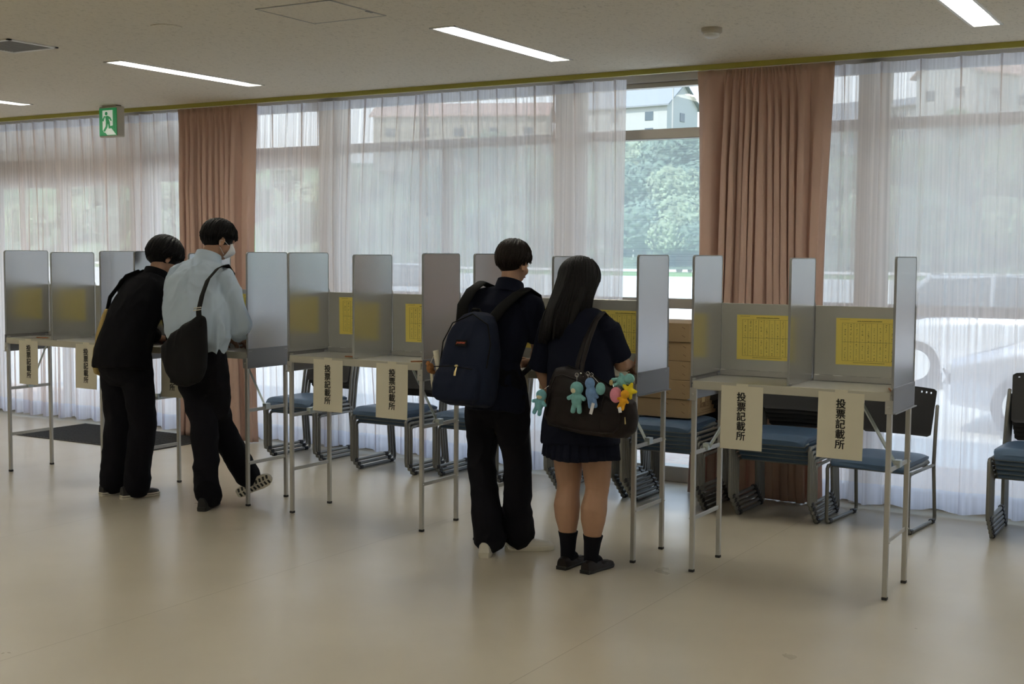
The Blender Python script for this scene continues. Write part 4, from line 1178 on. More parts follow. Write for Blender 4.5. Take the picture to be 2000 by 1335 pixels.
def shoe(parent, heel, direc, L=.27, kind='sneaker', up=(0, 0, 1), mats=('shoe_black', 'sole_white'), toe=None):
    """heel: centre of heel on the ground"""
    d = Vector(direc).normalized(); u = Vector(up); u = (u - d * u.dot(d)).normalized(); r = d.cross(u); h0 = Vector(heel)
    def P(a, b, c): return h0 + d * a + r * b + u * c
    prof = [(-.0, .020), (.01, .030), (.04, .035), (.09, .033), (.14, .037), (.19, .043), (.23, .040), (.255, .028), (.268, .012)]
    k = L / .27
    def ring(scale, z, grow=0):
        left, right = [], []
        for a, w_ in prof:
            left.append(P(a * k, (w_ * scale + grow) , z)); right.append(P(a * k, -(w_ * scale + grow), z))
        return left + right[::-1]
    sole = MB(); th = .026 if kind != 'loafer' else .014
    sole.loft([ring(.93, 0), ring(1.03, .004), ring(1.04, th * .8), ring(1.0, th)])
    if kind == 'loafer': sole.loft([[P(a, b, 0) for a, b in ((.0, .028), (.06, .030), (.06, -.030), (.0, -.028))], [P(a, b, th + .004) for a, b in ((.0, .028), (.06, .030), (.06, -.030), (.0, -.028))]])
    up_ = MB(); T = .075 if kind != 'loafer' else .058
    stations = [(.006, .026, T * .9), (.03, .033, T), (.075, .033, T * 1.0), (.11, .034, T * .92), (.15, .037, T * .72), (.19, .041, T * .58), (.23, .038, T * .5), (.255, .026, T * .40), (.264, .012, T * .25)]
    rings = []
    for a, w_, h in stations:
        rr2 = []
        for q in range(13):
            th_ = PI * q / 12; c_, s_ = math.cos(th_), math.sin(th_)
            rr2.append(P(a * k, w_ * (abs(c_) ** .7) * (1 if c_ > 0 else -1), th * .7 + (h - th * .3) * (s_ ** .75)))
        rings.append(rr2)
    up_.loft(rings)
    so = put('shoe', up_, mats[0], parent, smooth=True, sharp=60)
    put('sole', sole, mats[1], so, smooth=True, sharp=40)
    if kind == 'sneaker':
        lc = MB()
        for q in range(5):
            a = (.10 + q * .018) * k; z = T * (1.0 - .42 * (q / 4) ** .8) * .96
            lc.tube([P(a, -.018, z - .002), P(a + .002, 0, z + .004), P(a, .018, z - .002)], .0028, 6)
        lc.tube([P(.10 * k, .0, T + .004), P(.085 * k, .022, T * 1.0), P(.10 * k, .034, T * .8)], .0022, 6)
        put('laces', lc, 'shoe_white' if mats[0] != 'shoe_white' else 'sole_white', so, smooth=True)
        st = MB(); st.loft([ring(1.045, th * .55), ring(1.05, th * .62), ring(1.045, th * .68)], cap=False); put('sole_stripe', st, 'sole_dark' if mats[0] != 'shoe_white' else 'sole_white', so)
    elif kind == 'loafer':
        tg = MB(); tg.tube([P(.135 * k, -.034, T * .62), P(.145 * k, -.016, T * .86), P(.148 * k, 0, T * .90), P(.145 * k, .016, T * .86), P(.135 * k, .034, T * .62)], [(.011, .003)] * 5, 8, side=d); put('saddle_strap', tg, mats[0], so, smooth=True)
        vp_ = MB(); vp_.tube([P(.12 * k, -.026, T * .78), P(.20 * k, -.022, T * .60), P(.235 * k, 0, T * .56), P(.20 * k, .022, T * .60), P(.12 * k, .026, T * .78)], .0028, 6); put('seam', vp_, mats[0], so, smooth=True)
    return so

def hair_cap(mb, c, M, s=1., back=-.055, front=.05):
    E = lambda p, r: mb.ell(c + M @ (V(p) * s), [q * s for q in r], 28, 18, M)
    E((0, -.016, .026), (.083, .101, .092)); E((0, -.045, -.010), (.074, .066, .062))
    return mb

def hair_locks(mb, c, M, hem, s=1., n=420, seed=0, thick=.0075, rx=.084, ry=.102, rz=.094, puff=.006, part=0., crown=(-.0, -.035, .085)):
    """tapered strands from the crown over the skull down to hem(angle). angle 0 = front, pi = back"""
    r = random.Random(seed)
    for q in range(n):
        a = r.uniform(0, 2 * PI); lay = r.uniform(-.002, puff)
        ph0 = r.uniform(.0, .9) ; ph1 = hem(a) * r.uniform(.90, 1.06)
        if ph1 < ph0 + .3: ph0 = max(0, ph1 - .5)
        pts = []; R = []
        m = 7; tw = r.uniform(-.22, .22)
        for k in range(m):
            t = k / (m - 1); ph = ph0 + (ph1 - ph0) * t; aa = a + tw * t * t
            p = V(math.sin(aa) * math.sin(ph) * (rx + lay), math.cos(aa) * math.sin(ph) * (ry + lay) - .014, math.cos(ph) * (rz + lay) + .022)
            if t > .8: p += V(math.sin(aa), math.cos(aa), 0) * r.uniform(-.004, .006)
            pts.append(c + M @ (p * s)); R.append((thick * s * (1 - .75 * t ** 2) * r.uniform(.8, 1.2), thick * .42 * s * (1 - .7 * t)))
        mb.tube(pts, R, 6, roundcap=False)

def sleeve(mb, pts, rads): mb.tube(pts, rads, 18)

# ---- person A: black shirt, mustard tote, bent forward ----
def new_person(loc, label): return thing('person', loc, label, 'person', 'voters standing at the booths')

pA = new_person((-6.3, 5.70, 0), 'person in black shirt and trousers bending over the booth, tote bag on left shoulder')
J = dict(head=V(-6.225, 5.95, 1.555), HM=frame_from((.30, .80, -.60), (.05, .6, .8)), neck=V(-6.215, 5.855, 1.445), chest=V(-6.215, 5.74, 1.26), pelvis=V(-6.235, 5.60, .93),
         shL=V(-6.375, 5.78, 1.375), shR=V(-6.055, 5.80, 1.345), elL=V(-6.43, 5.86, 1.10), elR=V(-6.09, 5.91, 1.08), wrL=V(-6.38, 6.04, 1.02), wrR=V(-6.215, 6.00, 1.005),
         hipL=V(-6.32, 5.61, .90), hipR=V(-6.15, 5.61, .90), knL=V(-6.375, 5.67, .49), knR=V(-6.17, 5.69, .49), anL=V(-6.455, 5.68, .085), anR=V(-6.245, 5.69, .085),
         fdL=(.10, 1, 0), fdR=(.25, .97, 0), hs=1.04)
body_mesh(J, pA, 1., 'skin', dict(L=((.25, 1, -.25), (.2, -.25, -1), .5), R=((-.6, .8, -.1), (-.3, -.2, -1), .8)), lg=.9)
face_parts(J['head'], J['HM'], pA, 1.04)
mb = MB()
ax = (1, 0, 0)
mb.tube([V(-6.225, 5.565, .852), V(-6.228, 5.58, .95), V(-6.225, 5.63, 1.10), V(-6.215, 5.72, 1.26), V(-6.215, 5.79, 1.37), V(-6.215, 5.84, 1.43)],
        [(.192, .145), (.188, .138), (.178, .130), (.182, .125), (.155, .105), (.062, .060)], 28, side=ax, power=2.5, roundcap=False)
mb.tube([V(-6.39, 5.775, 1.36), V(-6.30, 5.80, 1.405), V(-6.215, 5.81, 1.395), V(-6.13, 5.80, 1.38), V(-6.04, 5.79, 1.335)], [.066, .066, .066, .066, .068], 16)
for k, sg_ in (('L', -1), ('R', 1)):
    sh, el, wr = J['sh' + k], J['el' + k], J['wr' + k]
    mb.tube([sh, lerp(sh, el, .5), el + V(0, -.01, -.01), lerp(el, wr, .5), lerp(el, wr, .82)], [.080, .074, .066, .056, .046], 16)
remeshed('shirt', mb, 'cloth_black', pA, voxel=.0085, smooth=3, wr=.010, wsc=8, wst=(1, 1, .5), seed=1)
mb = MB(); mb.tube([V(-6.245, 5.79, 1.445), V(-6.275, 5.84, 1.462), V(-6.26, 5.90, 1.462), V(-6.19, 5.915, 1.455), V(-6.155, 5.86, 1.445), V(-6.185, 5.80, 1.445), V(-6.245, 5.79, 1.445)], [(.007, .020)] * 7, 8, side=(0, 0, 1)); mb.v = mb.v
mb = MB(); mb.loft([[V(-6.215 + r_ * math.cos(a), 5.853 + r_ * .95 * math.sin(a) + z_ * .35, 1.440 + z_ - .03 * math.sin(a)) for a in [k * PI / 12 for k in range(24)]] for r_, z_ in ((.086, -.035), (.074, .034), (.068, .034), (.070, -.02))], cap=False)
put('collar', mb, 'cloth_black', pA, smooth=True)
def trousers(parent, J, waist, wr, rads, hemz=.045, seed=0, wrk=.009, knees=None):
    mb = MB(); p = J['pelvis']
    mb.tube([waist, lerp(waist, p, .6), p + V(0, -.005, -.05), p + V(0, 0, -.10)], [wr, (wr[0] * 1.05, wr[1] * 1.05), (wr[0] * 1.08, wr[1] * 1.15), (wr[0] * .95, wr[1] * 1.0)], 24, side=(J['hipR'] - J['hipL']).normalized(), power=2.3)
    for k in ('L', 'R'):
        hp, kn, an = J['hip' + k], J['kn' + k], J['an' + k]
        e = V(an.x, an.y, max(hemz, an.z - .04)) if not J.get('lift' + k) else J['lift' + k]
        bx = V(J['fd' + k][0], J['fd' + k][1], 0).normalized()
        mb.tube([hp + V(0, 0, .02), lerp(hp, kn, .3), lerp(hp, kn, .7), kn, lerp(kn, e, .35), lerp(kn, e, .7), lerp(kn, e, .9) + bx * .006, e + bx * .010],
                [rads[0], rads[0] * .98, rads[1] * 1.04, rads[1], rads[1] * .98, rads[2], rads[2] * 1.04, rads[2] * 1.06], 20)
    return remeshed('trousers', mb, 'cloth_trouser', parent, voxel=.0085, smooth=3, wr=wrk, wsc=7, wst=(1, 1, .9), seed=seed)
trousers(pA, J, V(-6.23, 5.60, 1.02), (.165, .125), (.104, .086, .082), seed=2, hemz=.07)
mb = MB(); hair_cap(mb, J['head'], J['HM'], 1.14); hair_locks(mb, J['head'], J['HM'], lambda a: 1.45 + .92 * (1 - math.cos(a)) / 2 + .10 * math.sin(a) ** 2, 1.16, 800, 3, .0085, puff=.010)
put('hair', mb, 'hair_black', pA, smooth=True)
shoe(pA, (-6.475, 5.60, 0), (.12, 1, 0)); shoe(pA, (-6.285, 5.60, 0), (.28, .95, 0))

t = thing('tote_bag', (-6.49, 5.68, .84), 'mustard canvas tote bag hanging behind the left arm of the person in black', 'bag')
mb = MB()
mb.loft([[V(x + (z - .84) * .10, y, z) for x, y in ((-6.52 - g * .6, 5.51 + q), (-6.48 + g * .6, 5.50 + q), (-6.455 + g, 5.64), (-6.455 + g, 5.79 - q), (-6.50, 5.83 - q), (-6.53 - g, 5.79 - q), (-6.54 - g, 5.64))] for z, g, q in ((.80, -.012, .05), (.815, .0, .02), (.88, .008, .0), (.98, .012, .01), (1.10, .004, .03), (1.20, -.008, .06), (1.225, -.016, .07))])
remesh_b = remeshed('bag_body', mb, 'canvas', t, voxel=.008, smooth=3, wr=.006, wsc=9, seed=4)
mb = MB()
for yy in (5.60, 5.74): mb.tube([V(-6.475, yy, 1.19), V(-6.475, yy + .03, 1.30), V(-6.42, 5.74 + (yy - 5.67) * .3, 1.44), V(-6.35, 5.78 + (yy - 5.67) * .3, 1.475)], [(.018, .004)] * 4, 8, side=(0, 1, 0))
put('strap', mb, 'strap_black', t, smooth=True)
t.location.x += .085

# ---- person B: pale blue shirt, face mask, black shoulder bag, legs crossed ----
pB = new_person((-5.6, 5.72, 0), 'person in pale blue shirt and white face mask writing with legs crossed')
J = dict(head=V(-5.70, 5.91, 1.672), HM=frame_from((.42, .80, -.42), (.12, .42, .9)), neck=V(-5.72, 5.82, 1.545), chest=V(-5.70, 5.71, 1.33), pelvis=V(-5.62, 5.63, .98),
         shL=V(-5.885, 5.745, 1.455), shR=V(-5.515, 5.745, 1.435), elL=V(-5.98, 5.83, 1.17), elR=V(-5.475, 5.82, 1.15), wrL=V(-5.80, 6.03, 1.035), wrR=V(-5.64, 6.04, 1.035),
         hipL=V(-5.70, 5.63, .95), hipR=V(-5.53, 5.64, .95), knL=V(-5.60, 5.66, .50), knR=V(-5.635, 5.82, .52), anL=V(-5.60, 5.68, .10), anR=V(-5.585, 6.03, .155),
         fdL=(.15, 1, 0), fdR=(.55, .55, -.62), hs=1.04)
body_mesh(J, pB, 1.02, 'skin', dict(L=((.45, .9, -.2), (.2, -.2, -1), .5), R=((-.3, .95, -.25), (-.4, -.2, -1), .85)), lg=.85)
face_parts(J['head'], J['HM'], pB, 1.04, True)
mb = MB()
mb.tube([V(-5.60, 5.64, 1.00), V(-5.60, 5.64, 1.05), V(-5.625, 5.64, 1.14), V(-5.67, 5.67, 1.27), V(-5.70, 5.71, 1.40), V(-5.715, 5.78, 1.50), V(-5.72, 5.81, 1.545)],
        [(.165, .125), (.190, .145), (.208, .160), (.215, .160), (.200, .135), (.115, .09), (.060, .058)], 28, side=(1, 0, 0), power=2.3)
mb.tube([V(-5.90, 5.745, 1.44), V(-5.81, 5.765, 1.475), V(-5.72, 5.785, 1.495), V(-5.62, 5.765, 1.475), V(-5.50, 5.745, 1.42)], [.068, .066, .062, .066, .070], 16)
for k, sg_ in (('L', -1), ('R', 1)):
    sh, el, wr = J['sh' + k], J['el' + k], J['wr' + k]
    mb.tube([sh + V(0, 0, -.02), lerp(sh, el, .45) + V(sg_ * .012, 0, 0), el + V(sg_ * .008, 0, -.005), lerp(el, wr, .35), lerp(el, wr, .55)], [.078, .084, .080, .070, .056], 18)
mb.tube([V(-5.75, 5.60, 1.05), V(-5.60, 5.52, 1.035), V(-5.45, 5.60, 1.045)], [.045, .04, .045], 12)
remeshed('shirt', mb, 'cloth_shirt', pB, voxel=.0075, smooth=3, wr=.020, wsc=9.5, wst=(1.1, 1.1, .42), seed=5)
mb = MB(); mb.loft([[V(-5.718 + r_ * math.cos(a), 5.822 + r_ * .95 * math.sin(a) + z_ * .30, 1.545 + z_ - .03 * math.sin(a)) for a in [k * PI / 12 for k in range(24)]] for r_, z_ in ((.094, -.030), (.078, .040), (.070, .040), (.074, -.02))], cap=False)
put('collar', mb, 'cloth_shirt', pB, smooth=True)
J['liftR'] = V(-5.585, 6.02, .155)
trousers(pB, J, V(-5.60, 5.64, 1.04), (.155, .118), (.102, .084, .078), seed=6, wrk=.011, hemz=.075)
mb = MB(); hair_cap(mb, J['head'], J['HM'], 1.04)
hair_locks(mb, J['head'], J['HM'], lambda a: 1.38 + 1.0 * (1 - math.cos(a)) / 2 - .12 * math.sin(a) ** 2, 1.03, 800, 7, .0080, puff=.014)
put('hair', mb, 'hair_black', pB, smooth=True)
mk_ = MB(); c, M = J['head'], J['HM']
rings = []
for i in range(9):
    v_ = i / 8; z_ = -.008 - .088 * v_; rings.append([c + M @ (V(.066 * math.sin(u) * (1 - .25 * v_), .034 + (.072 - .012 * (v_ - .4) ** 2 * 8 + .014 * math.exp(-((v_ - .3) / .25) ** 2)) * math.cos(u) ** .8 if abs(u) < 1.5 else .03, z_) * 1.04) for u in [-1.35 + 2.7 * q / 14 for q in range(15)]])
mk_.loft(rings, cap=False, closed=False)
mo = put('face_mask', mk_, 'mask_white', pB, smooth=True)
ml = MB()
for sx in (-1, 1): ml.tube([c + M @ (V(sx * .064, .045, -.022) * 1.04), c + M @ (V(sx * .080, .008, -.012) * 1.04), c + M @ (V(sx * .082, -.022, -.018) * 1.04), c + M @ (V(sx * .078, -.008, -.055) * 1.04), c + M @ (V(sx * .055, .04, -.082) * 1.04)], .0016, 6)
put('ear_loop', ml, 'mask_white', mo)
shoe(pB, (-5.575, 5.60, 0), (-.42, .92, 0), mats=('shoe_black', 'sole_dark'))
shoe(pB, (-5.625, 5.965, .045), (.76, .34, .42), mats=('shoe_black', 'sole_white'), up=(-.42, .88, .10), L=.255)
tr = MB()
for q in range(9):
    for sx in (-1, 1):
        a = V(-5.625, 5.965, .045) + V(.76, .34, .42).normalized() * (.02 + q * .026); dd = V(.76, .34, .42).normalized(); uu = (V(-.42, .88, .10) - dd * V(-.42, .88, .10).dot(dd)).normalized(); sd = dd.cross(uu)
        tr.tube([a + sd * sx * .006 - uu * .001, a + sd * sx * .026 + dd * .006 - uu * .001], [(.006, .003), (.007, .003)], 6, side=dd)
put('sole_tread', tr, 'sole_dark', pB)

t = thing('shoulder_bag', (-5.62, 5.47, .80), 'slack black shoulder bag worn across the back of the pale blue shirt', 'bag')
mb = MB(); ol = [(-5.47, 1.225), (-5.43, 1.21), (-5.425, 1.05), (-5.43, .90), (-5.475, .82), (-5.56, .785), (-5.66, .80), (-5.735, .86), (-5.775, .95), (-5.775, 1.03), (-5.715, 1.085), (-5.60, 1.15)]
mb.pillow(ol, 5.445, .13)
remeshed('bag_body', mb, 'bag_black', t, voxel=.008, smooth=4, wr=.011, wsc=8, seed=8)
mb = MB(); mb.tube([V(x_ - .045, y_, z_) for x_, y_, z_ in ((-5.40, 5.425, 1.15), (-5.425, 5.445, 1.25), (-5.445, 5.495, 1.34), (-5.462, 5.56, 1.43), (-5.468, 5.65, 1.497), (-5.495, 5.74, 1.515), (-5.54, 5.84, 1.47), (-5.60, 5.89, 1.36))], [(.029, .004)] * 8, 8, side=(1, -.2, .3))
put('strap', mb, 'strap_black', t, smooth=True)
mb = MB(); mb.tube([V(-5.502, 5.440, 1.262), V(-5.440, 5.434, 1.270)], .004, 6); mb.tube([V(-5.502, 5.436, 1.249), V(-5.440, 5.430, 1.257)], .004, 6); put('buckle', mb, 'nickel', t)
t.location.x += .045

# ---- person C: navy polo, blue backpack ----
pC = new_person((-3.45, 5.65, 0), 'person in navy polo shirt, dark trousers and white sneakers, wearing the blue backpack')
J = dict(head=V(-3.455, 5.79, 1.556), HM=frame_from((.16, .95, -.22), (.03, .22, .97)), neck=V(-3.455, 5.745, 1.425), chest=V(-3.46, 5.69, 1.22), pelvis=V(-3.45, 5.63, .87),
         shL=V(-3.635, 5.70, 1.365), shR=V(-3.29, 5.70, 1.335), elL=V(-3.68, 5.80, 1.10), elR=V(-3.325, 5.83, 1.08), wrL=V(-3.58, 5.99, 1.02), wrR=V(-3.425, 5.965, 1.012),
         hipL=V(-3.535, 5.62, .84), hipR=V(-3.375, 5.62, .84), knL=V(-3.565, 5.65, .46), knR=V(-3.35, 5.66, .46), anL=V(-3.495, 5.62, .085), anR=V(-3.42, 5.79, .085),
         fdL=(.05, 1, 0), fdR=(.85, .50, 0), hs=.97)
body_mesh(J, pC, .97, 'skin', dict(L=((.3, 1, -.2), (.2, -.2, -1), .5), R=((-.9, .4, -.10), (-.3, -.2, -1), .6)), lg=.80, tb=.78)
face_parts(J['head'], J['HM'], pC, 1.0)
mb = MB()
mb.tube([V(-3.44, 5.60, .775), V(-3.44, 5.61, .87), V(-3.468, 5.64, 1.02), V(-3.466, 5.68, 1.18), V(-3.46, 5.70, 1.30), V(-3.457, 5.735, 1.39), V(-3.455, 5.745, 1.415)],
        [(.165, .125), (.155, .118), (.124, .100), (.152, .108), (.168, .10), (.095, .072), (.054, .052)], 28, side=(1, 0, 0), power=2.4, roundcap=False)
mb.tube([V(-3.64, 5.70, 1.35), V(-3.56, 5.71, 1.365), V(-3.455, 5.72, 1.375), V(-3.36, 5.71, 1.36), V(-3.28, 5.705, 1.32)], [.058, .056, .054, .056, .060], 16)
for k, sg_ in (('L', -1), ('R', 1)):
    sh, el = J['sh' + k], J['el' + k]
    mb.tube([sh, lerp(sh, el, .4), lerp(sh, el, .72)], [.062, .062, .060], 18, roundcap=False)
remeshed('polo_shirt', mb, 'cloth_navy', pC, voxel=.008, smooth=3, wr=.009, wsc=8, wst=(1, 1, .5), seed=9)
mb = MB(); mb.loft([[V(-3.455 + r_ * math.cos(a), 5.745 + r_ * .95 * math.sin(a) + z_ * .25, 1.415 + z_ - .028 * math.sin(a)) for a in [k * PI / 12 for k in range(24)]] for r_, z_ in ((.088, -.030), (.071, .034), (.064, .034), (.068, -.02))], cap=False)
put('collar', mb, 'cloth_navy', pC, smooth=True)
trousers(pC, J, V(-3.44, 5.61, .95), (.150, .112), (.098, .074, .080), seed=10, wrk=.010, hemz=.075)
mb = MB(); hair_cap(mb, J['head'], J['HM'], .95)
hair_locks(mb, J['head'], J['HM'], lambda a: 1.42 + .88 * (1 - math.cos(a)) / 2 + .10 * math.sin(a) ** 2, .975, 800, 12, .0080, puff=.009)
put('hair', mb, 'hair_brown', pC, smooth=True)
shoe(pC, (-3.475, 5.535, 0), (-.42, .92, 0), mats=('shoe_white', 'sole_white'), L=.26)
shoe(pC, (-3.470, 5.740, 0), (.78, .62, 0), mats=('shoe_white', 'sole_white'), L=.27)

t = thing('backpack', (-3.50, 5.45, .82), 'navy blue backpack with small front label worn by the person in the navy polo', 'backpack')
M_ = Matrix.Translation((-3.495, 5.42, .815)) @ Matrix.Rotation(-.10, 4, 'Z') @ Matrix.Rotation(-.14, 4, 'X')
def bp_ring(z, w_, d0, d1, p=3.2, n=36):
    r = []
    for k in range(n):
        a = 2 * PI * k / n; c_, s_ = math.cos(a), math.sin(a)
        x = w_ * math.copysign(abs(c_) ** (2 / p), c_); y = math.copysign(abs(s_) ** (2 / p), s_)
        r.append(V(x, (d0 + d1) / 2 + (d1 - d0) / 2 * y, z))
    return r
mb = MB()
mb.loft([bp_ring(*q) for q in ((.0, .10, -.08, .04), (.012, .145, -.115, .055), (.06, .162, -.13, .06), (.16, .165, -.13, .06), (.27, .160, -.115, .06), (.36, .146, -.09, .06), (.43, .120, -.06, .055), (.47, .088, -.03, .05), (.485, .05, -.01, .035))])
mb.xf(M_); remeshed('main_body', mb, 'bag_navy', t, voxel=.0075, smooth=3, wr=.006, wsc=9, wst=(1, 1, .6), seed=13)
mb = MB(); mb.loft([bp_ring(*q) for q in ((.018, .11, -.165, -.05), (.04, .140, -.18, -.05), (.10, .146, -.185, -.05), (.165, .138, -.168, -.05), (.20, .115, -.14, -.05))]); mb.xf(M_)
remeshed('front_pocket', mb, 'bag_navy', t, voxel=.0075, smooth=3, wr=.006, wsc=10, seed=14)
mb = MB(); mb.tube([M_ @ V(*q) for q in ((-.14, -.10, .20), (-.155, -.075, .32), (-.115, -.06, .42), (0, -.045, .472), (.115, -.06, .42), (.155, -.075, .32), (.155, -.09, .20))], .0035, 6); put('zipper', mb, 'strap_black', t)
mb = MB(); mb.tube([M_ @ V(-.115, -.176, .185), M_ @ V(0, -.172, .195), M_ @ V(.125, -.168, .185)], .003, 6)
zo = put('pocket_zipper', mb, 'strap_black', t)
mb = MB(); mb.tube([M_ @ V(.035, -.180, .190), M_ @ V(.033, -.187, .165), M_ @ V(.034, -.189, .148)], [(.0035, .002), (.006, .002), (.007, .0025)], 8, side=(1, 0, 0)); mb.tube([M_ @ V(.030, -.184, .197), M_ @ V(.042, -.184, .197)], .006, 8); put('zip_pull', mb, 'brass', zo)
lb_ = MB(); lb_.bbox(-.036, .036, -.003, 0, -.017, .017, .001)
lm = M_ @ Matrix.Translation((.012, -.132, .315)) @ Matrix.Rotation(-.20, 4, 'X')
lo_ = put('brand_label', lb_.xf(lm), 'strap_black', t)
tm = text_mesh('JANSPORT', .0145, 'brand_red', bold=.0004, depth=.0003)
o = bpy.data.objects.new('label_lettering', tm); COL.objects.link(o); o.parent = lo_
o.matrix_local = Matrix.Translation(-Vector(t.location)) @ lm @ Matrix.Translation((0, -.0036, 0)) @ Matrix.Rotation(PI / 2, 4, 'X') @ Matrix.Scale(.84, 4, (1, 0, 0))
mb = MB()
mb.tube([V(-3.60, 5.50, 1.24), V(-3.615, 5.535, 1.33), V(-3.605, 5.60, 1.405), V(-3.59, 5.68, 1.445), V(-3.585, 5.77, 1.42), V(-3.60, 5.83, 1.32), V(-3.62, 5.83, 1.15), V(-3.62, 5.74, 1.02), V(-3.62, 5.58, .92)], [(.034, .009)] * 6 + [(.02, .006)] * 3, 10, side=(1, .1, 0))
so_ = put('shoulder_strap', mb, 'strap_black', t, smooth=True)
mb = MB()
mb.tube([V(-3.43, 5.515, 1.25), V(-3.39, 5.56, 1.32), V(-3.345, 5.625, 1.385), V(-3.32, 5.70, 1.415), V(-3.315, 5.78, 1.38), V(-3.32, 5.83, 1.28), V(-3.31, 5.82, 1.12), V(-3.32, 5.73, 1.0), V(-3.36, 5.58, .91)], [(.034, .009)] * 6 + [(.02, .006)] * 3, 10, side=(1, .1, 0))
put('shoulder_strap', mb, 'strap_black', t, smooth=True)
mb = MB(); mb.tube([V(-3.55, 5.50, 1.275), V(-3.53, 5.50, 1.31), V(-3.49, 5.50, 1.31), V(-3.47, 5.505, 1.275)], .006, 8); put('top_handle', mb, 'strap_black', t, smooth=True)
mb = MB(); mb.tube([V(-3.672, 5.40, .93), V(-3.678, 5.40, 1.02), V(-3.69, 5.395, 1.095)], [.016, .016, .016], 16, roundcap=False)
tag(put('rolled_paper', mb, 'paper', None, smooth=True, sharp=50, loc=(-3.675, 5.40, .93)), 'rolled cream paper sticking up at the left side of the blue backpack', 'paper roll')
t = thing('charm', (-3.695, 5.36, 1.0), 'brown furry charm with a pale cord at the left side of the blue backpack', 'key charm')
mb = MB(); mb.ell((-3.70, 5.36, 1.005), (.020, .020, .026)); mb.ell((-3.708, 5.35, 1.03), (.012, .012, .012)); mb.ell((-3.692, 5.37, .985), (.013, .013, .013))
remeshed('furry_body', mb, 'fur_brown', t, voxel=.003, smooth=1, wr=.003, wsc=90, wst=(1, 1, 1))
mb = MB(); mb.tube([V(-3.695, 5.36, .985), V(-3.693, 5.365, .93), V(-3.683, 5.37, .87)], [(.008, .001)] * 3, 6, side=(1, 0, 0)); mb.tube([V(-3.70, 5.36, 1.03), V(-3.685, 5.37, 1.07), V(-3.672, 5.38, 1.06)], .0015, 6); put('cord', mb, 'plush_cream', t)

# ---- person D: long haired girl, navy top, pleated skirt ----
pD = new_person((-2.95, 5.62, 0), 'long haired person in navy top, pleated skirt, dark socks and loafers, writing')
J = dict(head=V(-3.045, 5.70, 1.452), HM=frame_from((-.38, .86, -.34), (-.12, .34, .93)), neck=V(-3.02, 5.655, 1.315), chest=V(-2.985, 5.60, 1.13), pelvis=V(-2.955, 5.56, .83),
         shL=V(-3.16, 5.615, 1.250), shR=V(-2.835, 5.615, 1.24), elL=V(-3.235, 5.65, 1.00), elR=V(-2.80, 5.69, 1.045), wrL=V(-3.20, 5.74, .83), wrR=V(-2.86, 5.93, 1.03),
         hipL=V(-3.035, 5.57, .80), hipR=V(-2.88, 5.57, .80), knL=V(-3.045, 5.61, .43), knR=V(-2.875, 5.60, .43), anL=V(-3.045, 5.61, .095), anR=V(-2.905, 5.60, .095),
         fdL=(.02, 1, 0), fdR=(.12, 1, 0), hs=.97)
body_mesh(J, pD, .90, 'skin_leg', dict(L=((.05, .25, -1), (1, .1, 0), .55), R=((-.25, .95, -.20), (-.5, -.2, -1), .9)), lg=1.24)
face_parts(J['head'], J['HM'], pD, .96)
mb = MB()
mb.tube([V(-2.945, 5.545, .655), V(-2.95, 5.55, .75), V(-2.955, 5.565, .90), V(-2.97, 5.59, 1.03), V(-2.985, 5.605, 1.15), V(-2.995, 5.63, 1.25), V(-3.0, 5.65, 1.305)],
        [(.205, .150), (.198, .145), (.180, .130), (.172, .122), (.165, .11), (.12, .085), (.060, .056)], 28, side=(1, 0, 0), power=2.4, roundcap=False)
mb.tube([V(-3.155, 5.615, 1.24), V(-3.06, 5.63, 1.275), V(-3.0, 5.645, 1.29), V(-2.92, 5.63, 1.27), V(-2.84, 5.615, 1.235)], [.052, .056, .058, .056, .052], 16)
for k, q in (('L', .98), ('R', .84)):
    sh, el = J['sh' + k], J['el' + k]
    mb.tube([sh, lerp(sh, el, .4), lerp(sh, el, q)], [.060, .064, .066], 18, roundcap=False)
remeshed('navy_top', mb, 'cloth_navy', pD, voxel=.008, smooth=3, wr=.007, wsc=8, wst=(1, 1, .5), seed=15)
mb = MB(); N = 240; rings = []
for k in range(12):
    v_ = k / 11; z_ = .90 - .315 * v_; ring = []
    for i in range(N):
        a = 2 * PI * i / N; fl = ((a * 26 / (2 * PI)) % 1.0)
        pl = (fl if fl < .8 else (1 - fl) * 4) * .016 * min(1, v_ * 1.6)
        rx_, ry_ = lerp(.160, .196, v_) + pl, lerp(.115, .150, v_) + pl
        ring.append(V(-2.945 + rx_ * math.cos(a), 5.55 + ry_ * math.sin(a), z_ - .006 * math.sin(a * 3)))
    rings.append(ring)
mb.loft(rings, cap=False); so2 = put('skirt', mb, 'cloth_navy', pD, smooth=True, sharp=50)
sm_ = so2.modifiers.new('t', 'SOLIDIFY'); sm_.thickness = .003
for k, hz, hd, dr in (('L', (-3.045, 5.535), (.02, 1, 0), 1), ('R', (-2.905, 5.525), (.12, 1, 0), 1)):
    an, kn = J['an' + k], J['kn' + k]
    mb = MB(); mb.tube([an + V(0, -.005, -.055), an, lerp(an, kn, .16), lerp(an, kn, .27), lerp(an, kn, .272)], [.036, .039, .044, .0515, .048], 20, roundcap=False); mb.tube([an + V(0, 0, -.04), an + V(hd).normalized() * .06 + V(0, 0, -.055)], [.036, .030], 14)
    put('sock', mb, 'cloth_trouser', pD, smooth=True, sharp=60)
    shoe(pD, (hz[0], hz[1], 0), hd, L=.245, kind='loafer', mats=('shoe_loafer', 'sole_dark'))
